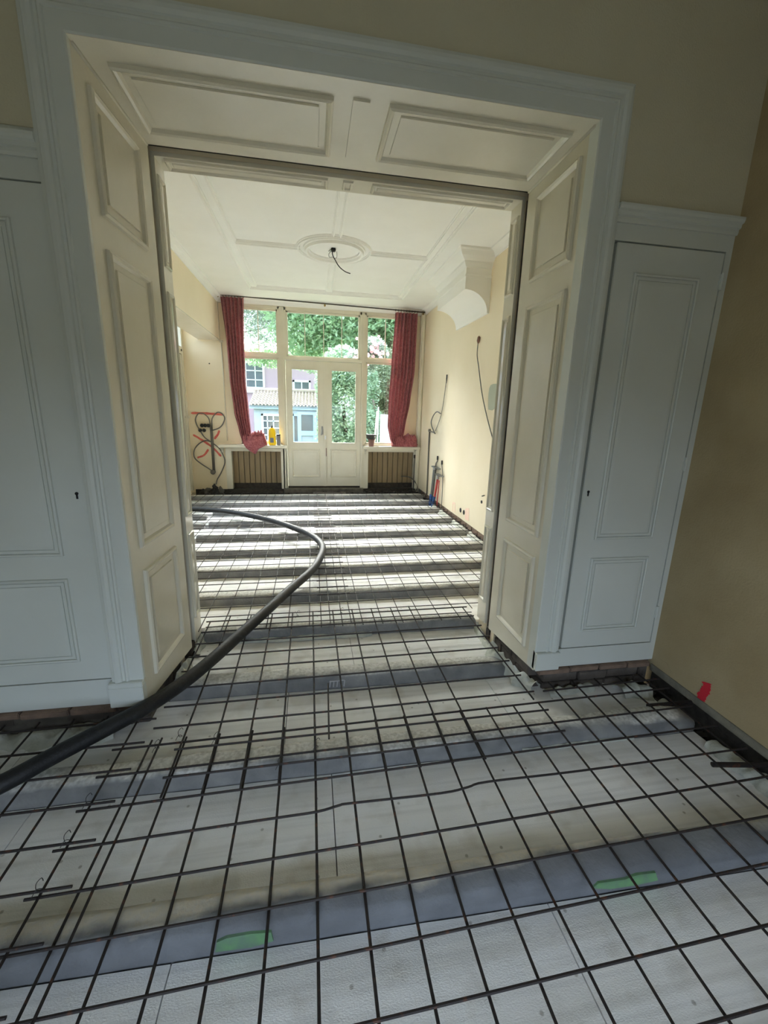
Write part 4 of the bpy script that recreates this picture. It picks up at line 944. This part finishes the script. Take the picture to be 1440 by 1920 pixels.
MB().tube([(XS, 5.50, 2.50), (XS-0.004, 5.497, 2.53), (XS, 5.492, 2.575), (XS, 5.49, 2.59)], [0.010, 0.019, 0.017, 0.006], 10).build('end_plug', 'pot', lc, smooth=True)
# water pipes
def pipe(name, pts, r, mt, parent): return MB().tube(spline(pts, 4), r, 10).build(name, mt, parent, smooth=True)
pb = thing('water_pipes', 'bundle of grey, red and blue water pipes standing at the foot of the cream wall', 'pipes', (XR-0.03, 7.0, 0.0))
pipe('drain_pipe', [(XS-0.03, 7.03, 0.66), (XS-0.04, 7.05, 0.35), (XS-0.06, 7.07, 0.0)], 0.030, 'greypipe', pb)
pipe('blue_sleeve', [(XS-0.055, 7.062, 0.20), (XS-0.061, 7.068, 0.0)], 0.034, 'bluepipe', pb)
pipe('red_pipe', [(XS-0.016, 6.87, 0.51), (XS-0.03, 6.89, 0.33), (XS-0.045, 6.905, 0.17)], 0.020, 'redpipe', pb)
pipe('blue_pipe', [(XS-0.045, 6.905, 0.19), (XS-0.06, 6.92, 0.08), (XS-0.07, 6.93, -0.01)], 0.024, 'bluepipe', pb)
pipe('red_pipe', [(XS-0.01, 6.80, 0.49), (XS-0.015, 6.81, 0.3), (XS-0.02, 6.82, 0.0)], 0.010, 'redpipe', pb)
q = MB().box(XS-0.05, XS+0.015, 6.82, 7.18, 0.675, 0.695); q.build('bracket', 'steel', pb)
q = MB().box(XS-0.05, XS+0.015, 6.62, 6.95, 0.575, 0.592); q.build('bracket', 'steel', pb)
q = MB().lathe((XS-0.03, 7.03, 0.64), [(0.034, 0), (0.034, 0.05), (0.026, 0.055)], 14); q.build('coupling', 'steel', pb, smooth=True)
q = MB().lathe((XS-0.016, 6.87, 0.50), [(0.024, 0), (0.024, 0.07), (0.016, 0.075)], 14); q.build('coupling', 'steel', pb, smooth=True)
pipe('cable', [(XS, 7.10, 0.69), (XS, 7.06, 0.76), (XS, 7.00, 0.80), (XS, 7.0, 0.88)], 0.009, 'wire', pb); pipe('cable_end', [(XS, 7.0, 0.82), (XS, 7.0, 0.885)], 0.014, 'black', pb)
pipe('cable', [(XS, 6.62, 0.0), (XS-0.004, 6.61, 0.3), (XS, 6.65, 0.58), (XS, 6.74, 0.78)], 0.007, 'wire', pb); pipe('cable_end', [(XS, 6.735, 0.77), (XS, 6.74, 0.84)], 0.014, 'black', pb)
# holes, marks and patch on the right wall
for (y, z, r) in ((5.75, 0.216, 0.036), (5.61, 0.217, 0.036), (5.01, 0.50, 0.022)):
    q = MB().lathe((XR-0.006, y, z), [(r*0.8, 0.008), (r, 0.004), (r*0.9, -0.002), (r*0.5, 0.001)], 16, 'x'); q.build('socket_hole', 'black', wall_rb)
MB().tube([(XR+0.005, 4.95, 0.60), (XR-0.05, 4.90, 0.60)], 0.008, 8).build('pipe_stub', 'greypipe', wall_rb)
def blob(parent, pts, mt, axis, c, name, label=None, t=0.003):
    vs = [(c-t, p[0], p[1]) if axis == 'x' else (p[0], c-t, p[1]) for p in pts]+[(c+0.001, p[0], p[1]) if axis == 'x' else (p[0], c+0.001, p[1]) for p in pts]; n = len(pts)
    return MB().add(vs, [tuple(range(n)), tuple(n+i for i in range(n))[::-1]]+[(i, (i+1) % n, n+(i+1) % n, n+i) for i in range(n)]).build(name, mt, parent, label=label)
blob(wall_rb, [(5.06, 1.72), (5.075, 1.85), (5.065, 1.92), (5.03, 1.955), (4.96, 1.965), (4.80, 1.96), (4.80, 1.69), (4.93, 1.655), (5.04, 1.665)], 'patch', 'x', XR, 'paint_sample', 'sage green paint sample patch')
blob(wall_rb, [(5.55, 0.13), (5.56, 0.29), (5.43, 0.32), (5.40, 0.14)], 'pink_paint', 'x', XR, 'spray_mark', 'faint pink spray patch')
blob(wall_rb, [(6.11, 0.11), (6.12, 0.26), (6.0, 0.27), (5.99, 0.12), (6.02, 0.12), (6.03, 0.245), (6.09, 0.245), (6.09, 0.11)], 'pink_paint', 'x', XR, 'spray_mark', 'faint pink spray bracket')
# radiator stub pipe in the right niche
st = thing('pipe_tail', 'bent dark pipe tail in front of the boards below the dark bowl', 'pipe', (2.1, 8.35, 0.3))
pipe('tube', [(1.80, 8.27, 0.335), (1.95, 8.275, 0.325), (2.05, 8.28, 0.27), (2.13, 8.28, 0.16), (2.14, 8.28, 0.05)], 0.012, 'conduit', st)
pt = thing('riser_pipe', 'thin pipe with a valve rising under the sill in the window corner', 'pipe', (2.10, 8.34, 0.3))
pipe('tube', [(2.07, 8.33, 0.02), (2.075, 8.33, 0.4), (2.08, 8.33, 0.74)], 0.012, 'conduit', pt)
q = MB().lathe((2.08, 8.33, 0.70), [(0.018, 0), (0.026, 0.01), (0.026, 0.06), (0.014, 0.07)], 12); q.tube([(2.08, 8.33, 0.73), (2.13, 8.30, 0.69), (2.14, 8.29, 0.62)], 0.013, 8); q.build('valve', 'dark', pt)

# ceiling cable
cl = thing('ceiling_cable', 'bare black lamp cable hanging from the ceiling medallion', 'cable', (0.29, 5.63, ZC))
MB().box(0.262, 0.318, 5.60, 5.66, ZC-0.032, ZC+0.0).build('ceiling_box', 'black', cl, bevel=0.006)
MB().tube(spline([(0.285, 5.62, ZC-0.03), (0.277, 5.61, ZC-0.06), (0.29, 5.605, ZC-0.10), (0.312, 5.60, ZC-0.135), (0.345, 5.60, ZC-0.185), (0.385, 5.60, ZC-0.222), (0.44, 5.60, ZC-0.253), (0.494, 5.60, ZC-0.266)], 5), 0.006, 8).build('wire', 'black', cl, smooth=True)
MB().tube(spline([(0.27, 5.63, ZC-0.03), (0.25, 5.63, ZC-0.045), (0.236, 5.63, ZC-0.07), (0.245, 5.63, ZC-0.10), (0.28, 5.63, ZC-0.095), (0.31, 5.63, ZC-0.105), (0.332, 5.63, ZC-0.09), (0.33, 5.63, ZC-0.03)], 4), 0.0035, 6).build('hook', 'steel', cl, smooth=True)
MB().tube([(0.262, 5.66, ZC-0.004), (0.240, 5.72, ZC-0.004)], 0.006, 6).build('screw', 'steel', cl)

# ------------------------------------------------------------------ marks near the camera
stroke(wall_r, [(1.648, 0.232), (1.640, 0.205), (1.648, 0.17), (1.656, 0.14), (1.655, 0.118)], 0.027, 'red_paint', axis='x', c=2.08, label='bright red spray mark above the floor', seed=9)
blob(wall_r, [(1.945, 0.18), (1.90, 0.185), (1.86, 0.15), (1.87, 0.125), (1.91, 0.135), (1.945, 0.16)], 'wall_side', 'x', 2.08, 'stain', t=0.002)
bms = [o for o in floor.children if o.name.startswith('concrete_beam')]
def on_beam(pts, mt, label, yb, sl):
    vs = []; n = len(pts)
    for k in (-0.0065, 0.002):
        for (x, z) in pts: vs.append((x, yb+sl*x+k+max(0, z-0.05)*0.25, z))
    o = MB().add(vs, [tuple(range(n)), tuple(n+i for i in range(n))[::-1]]+[(i, (i+1) % n, n+(i+1) % n, n+i) for i in range(n)]).build('spray_mark', mt, floor, label=label)
on_beam([(-0.305, 0.012), (-0.298, 0.05), (-0.27, 0.058), (-0.20, 0.060), (-0.14, 0.055), (-0.135, 0.02), (-0.2, 0.008)], 'green_paint', 'green spray mark on the front beam beside the hose', 0.976, -0.02)
on_beam([(0.93, 0.03), (0.95, 0.05), (1.05, 0.048), (1.10, 0.057), (1.17, 0.055), (1.185, 0.02), (1.10, 0.012), (1.0, 0.014)], 'green_paint', 'fainter green spray mark on the front beam nearer the ochre wall', 0.976, -0.02)
for i in range(5):
    x = 0.085+i*0.021
    on_beam([(x, 0.008), (x+0.004, 0.046), (x+0.010, 0.047), (x+0.006, 0.008)], 'chalk', None, 2.185, -0.012)
on_beam([(0.085, 0.043), (0.088, 0.050), (0.175, 0.051), (0.175, 0.046)], 'chalk', None, 2.185, -0.012)

# ------------------------------------------------------------------ garden and houses outside
MB().box(-14, 14, YB+0.25, 40, -0.65, -0.45).build('ground', 'ground', kind='structure')
def leaves(n, boxes, size, seed):
    """leaf quads scattered in ellipsoids (cx, cy, cz, rx, ry, rz)"""
    random.seed(seed); vs = []; fs = []; tot = sum(b[3]*b[5] for b in boxes)
    for b in boxes:
        for i in range(int(n*b[3]*b[5]/tot)):
            d = Vector((random.gauss(0, 1), random.gauss(0, 1), random.gauss(0, 1))).normalized()*(random.random()**0.45)
            p = Vector((b[0]+d.x*b[3], b[1]+d.y*b[4], b[2]+d.z*b[5]))
            if noise.noise((p.x*1.4, p.y*1.4, p.z*1.4+seed)) < -0.34: continue
            a = Vector((random.gauss(0, 1), random.gauss(0, 1), random.gauss(0, .6))).normalized(); c = a.cross(Vector((random.gauss(0, .5), random.gauss(0, .5), 1))).normalized()
            s = size*random.uniform(.6, 1.3); k = len(vs)
            vs += [p-a*s, p+c*s*0.5, p+a*s, p-c*s*0.5]; fs.append((k, k+1, k+2, k+3))
    return MB().add(vs, fs)
def tree(name, label, cat, n, boxes, size, seed, mt, trunk=None, branches=(), group=None):
    b0 = boxes[0]; t = thing(name, label, cat, (trunk[0] if trunk else b0[0], trunk[1] if trunk else b0[1], -0.45), group)
    me = leaves(n, boxes, size, seed).mesh('foliage', mt, fix=False); o = link('foliage', me, t); o['kind'] = 'stuff'
    if trunk:
        x, y, z1, r = trunk
        MB().tube(spline([(x, y, -0.5), (x+0.05, y, z1*0.4), (x-0.04, y+0.05, z1)], 4), [r*(1-0.4*i/8) for i in range(9)], 8).build('trunk', 'bark', t, smooth=True)
    for p in branches: MB().tube(spline(p, 4), [0.045*(1-0.75*i/(4*(len(p)-1))) for i in range(4*(len(p)-1)+1)], 6).build('branch', 'bark', t, smooth=True)
    return t
tree('tree', 'broad mid-green tree filling the transom over the garden doors', 'tree', 60000, [(1.6, 17.0, 5.4, 3.4, 1.5, 2.8), (3.6, 16.5, 4.6, 2.2, 1.4, 2.8), (0.1, 17.5, 5.2, 1.4, 1.2, 1.6)], 0.095, 1, 'leaf1', (2.2, 17.0, 4.5, 0.16))
tree('tree', 'airy grey-green tree against white sky in the window over the yellow bottle', 'tree', 22000, [(-3.0, 20.0, 6.6, 2.8, 1.2, 2.4), (-1.6, 19.5, 5.2, 1.4, 1.0, 1.2)], 0.065, 2, 'leaf3', (-4.9, 20.0, 6.4, 0.16),
     [[(-4.9, 20, 5.0), (-3.4, 19.9, 5.6), (-1.9, 19.8, 5.9), (-0.9, 19.7, 6.3)], [(-4.9, 20, 5.8), (-3.2, 19.9, 6.9), (-2.0, 19.9, 7.9)], [(-4.9, 20, 4.6), (-3.0, 19.8, 4.7), (-1.4, 19.7, 5.1)]])
tree('bush', 'light green hanging foliage in front of the brick house', 'bush', 9000, [(-2.0, 21.8, 4.1, 1.5, 0.5, 0.6), (-0.35, 21.6, 4.15, 1.0, 0.5, 0.75), (0.7, 21.6, 3.3, 0.6, 0.4, 1.2)], 0.07, 3, 'leaf1', (0.6, 21.7, 3.4, 0.05))
tree('hedge', 'distant pale hedge row glimpsed beyond the shrub and trunk', 'hedge', 22000, [(2.4, 22.0, 1.0, 1.6, 0.6, 2.6), (4.8, 22.0, 1.2, 2.2, 0.6, 2.8), (7.6, 22.2, 1.2, 2.2, 0.6, 2.8)], 0.09, 9, 'leaf3', (3.0, 22.2, 2.0, 0.05))
tree('hedge', 'dense pale green hedge behind the garden door glass', 'hedge', 48000, [(0.95, 12.3, 1.1, 0.85, 0.6, 1.9), (0.9, 12.3, 2.3, 0.8, 0.6, 1.1), (0.8, 12.2, 0.2, 0.75, 0.6, 0.9), (1.55, 12.6, 1.2, 0.6, 0.4, 1.9)], 0.055, 4, 'leaf2', (0.95, 12.3, 1.8, 0.07))
tree('shrub', 'grey-green shrub behind the window with the dark bowl', 'shrub', 26000, [(2.6, 14.6, 2.4, 1.05, 0.6, 1.3), (2.65, 14.6, 1.0, 1.05, 0.6, 1.4)], 0.055, 5, 'leaf4', (2.05, 13.9, 2.0, 0.06), [[(2.15, 13.8, -0.4), (2.05, 13.8, 0.6), (2.15, 13.8, 1.5)], [(1.8, 13.7, 0.4), (2.1, 13.7, 1.1), (2.35, 13.7, 1.6)]])
rs = thing('rose_bush', 'climbing rose bush with pink and white blooms seen through the transom', 'rose bush', (1.4, 11.1, -0.45))
me = leaves(3500, [(1.24, 11.1, 2.80, 0.43, 0.25, 0.34), (1.58, 11.1, 3.03, 0.38, 0.25, 0.43)], 0.045, 6).mesh('foliage', 'leaf3', fix=False); o = link('foliage', me, rs); o['kind'] = 'stuff'
MB().tube(spline([(1.43, 11.1, -0.5), (1.36, 11.1, 1.2), (1.43, 11.1, 2.85)], 4), 0.025, 6).build('stem', 'bark', rs)
random.seed(77)
for i in range(46):
    x = random.choice([random.gauss(1.20, 0.17), random.gauss(1.65, 0.10)]); z = random.gauss(2.88, 0.13) if x < 1.45 else random.gauss(3.12, 0.12); y = 10.83+random.uniform(-.05, .1)
    q = MB(); s = random.uniform(0.030, 0.05)
    for j in range(6):
        a = j*math.pi/3; q.add([(x, y, z), (x+s*math.cos(a-.5), y-0.012, z+s*math.sin(a-.5)), (x+1.25*s*math.cos(a), y-0.004, z+1.25*s*math.sin(a)), (x+s*math.cos(a+.5), y-0.012, z+s*math.sin(a+.5))], [(0, 1, 2, 3)])
    q.build('bloom', 'rose', rs, fix=False)
# annex with clay tile roof
an = thing('annex', 'low blue-grey garden annex with a clay tile roof behind the garden doors', 'building', (-0.6, 18.5, -0.45))
AY = 17.0
MB().box(-2.15, 0.75, AY, AY+3, -0.5, 1.70).build('wall', 'annex', an)
MB().box(-2.30, 0.85, AY-0.12, AY-0.02, 1.60, 1.74).build('gutter', 'blue_trim', an)
# tiles: one object per tile
rt = thing('roof', 'tile roof', 'roof') if False else None
tm = MB(); cols = 24; rows = 8; tw = 3.1/cols
for i in range(8):
    a = i/7; 
    tm.add([(tw*a-tw/2, 0, 0.020+0.036*math.sin(a*2*math.pi)), (tw*a-tw/2, 0.26, 0.036*math.sin(a*2*math.pi))], [])
tm.f = [(2*i, 2*i+2, 2*i+3, 2*i+1) for i in range(7)]
tv = list(tm.v); tm.add([(x, y, z-0.015) for x, y, z in tv], [(2*i+17-16, 2*i+1, 2*i+3, 2*i+3) for i in range(0)]); tm.f += [(16+2*i+1, 16+2*i+3, 16+2*i+2, 16+2*i) for i in range(7)]+[(16+2*i, 16+2*i+2, 2*i+2, 2*i) for i in range(7)]
tme = tm.mesh('roof_tile', 'tile', smooth=True)
roof = MB(); sl = math.atan2(0.55, 1.7); roof.add([(-2.3, AY-0.15, 1.70), (0.85, AY-0.15, 1.70), (0.85, AY+1.7, 2.28), (-2.3, AY+1.7, 2.28)], [(0, 1, 2, 3)])
roof.add([(-2.3, AY-0.15, 1.66), (0.85, AY-0.15, 1.66), (0.85, AY+1.7, 2.24), (-2.3, AY+1.7, 2.24)], [(3, 2, 1, 0)])
ro = roof.build('roof', 'tile', an)
for r in range(rows):
    for c in range(cols):
        o = link('roof_tile', tme, ro); o.parent = ro; o.location = (-2.3+tw*(c+0.5), AY-0.2+r*0.235, 1.735+r*0.235*math.tan(0.313)); o.rotation_euler = (0.313, 0, 0); o.scale = (1, 1, 1)
MB().tube([(-2.32, AY+1.68, 2.36), (0.87, AY+1.68, 2.36)], 0.10, 10).build('ridge', 'tile', an)
def house_window(parent, x0, x1, z0, z1, y, nx, nz, fm='blue_trim', t=0.05):
    F = MB(); F.box(x0, x1, y-0.06, y, z0, z0+t); F.box(x0, x1, y-0.06, y, z1-t, z1); F.box(x0, x0+t, y-0.06, y, z0, z1); F.box(x1-t, x1, y-0.06, y, z0, z1)
    for i in range(1, nx): x = x0+(x1-x0)*i/nx; F.box(x-t/4, x+t/4, y-0.05, y, z0, z1)
    for i in range(1, nz): z = z0+(z1-z0)*i/nz; F.box(x0, x1, y-0.05, y, z-t/4, z+t/4)
    o = F.build('window', fm, parent); MB().box(x0+t/2, x1-t/2, y-0.02, y-0.01, z0+t/2, z1-t/2).build('pane', 'dark_glass', o); return o
house_window(an, -1.88, -0.98, 0.35, 1.42, AY, 4, 4, 'pale_trim', 0.08)
house_window(an, -0.74, -0.40, 0.30, 1.45, AY, 1, 1, 'blue_trim', 0.09)
da = MB(); da.box(-0.52, -0.38, AY-0.07, AY, -0.5, 1.52); da.box(0.08, 0.22, AY-0.07, AY, -0.5, 1.52); da.box(-0.38, 0.08, AY-0.07, AY, 1.42, 1.52); da.box(-0.38, 0.08, AY-0.07, AY, 0.62, 0.80); da.box(-0.38, 0.08, AY-0.07, AY, -0.5, -0.2)
dd = da.build('door', 'blue_trim', an); MB().box(-0.38, 0.08, AY-0.03, AY-0.02, 0.8, 1.42).build('pane', 'dark_glass', dd); MB().box(-0.38, 0.08, AY-0.03, AY-0.02, -0.2, 0.62).build('panel', 'annex', dd)
# brick house behind
bh = thing('brick_house', 'purple-red brick house with white paned windows above the annex roof', 'building', (-1.5, 25.5, -0.45))
BY = 24.0
MB().box(-7.0, 1.4, BY, BY+4, -0.5, 4.3).build('wall', 'brickwall', bh)
MB().box(-7.0, 1.4, BY-0.08, BY, 2.42, 2.62).build('band', 'pale_trim', bh)
house_window(bh, -4.3, -2.40, 2.62, 4.0, BY, 4, 3, 'pale_trim', 0.10)
house_window(bh, -0.95, 0.0, 2.45, 3.15, BY, 2, 1, 'pale_trim', 0.10)
rf = MB().prism([(BY-0.3, 4.3), (BY+4.2, 4.3), (BY+2.0, 5.3)], 'x', -7.1, 1.5); rf.build('roof', 'tile', bh)
# things standing in the garden by the right-hand window
o = MB().box(1.775, 2.10, 10.98, 11.02, -0.46, 1.54).build('garden_board', 'board_white', bevel=0.01); tag(o, 'pale upright board standing outside behind the curtain at the dark bowl', 'board')
o = MB().tube([(1.42, 10.2, -0.45), (1.58, 10.25, 1.62)], 0.025, 8).build('garden_stake', 'timber', smooth=True); tag(o, 'bleached timber stake leaning outside the window with the dark bowl', 'stake')
o = MB().tube([(1.64, 10.6, -0.45), (1.66, 10.6, 1.72)], 0.014, 8).build('garden_pole', 'pale_trim', smooth=True); tag(o, 'thin pale upright pole outside the window with the dark bowl', 'pole')
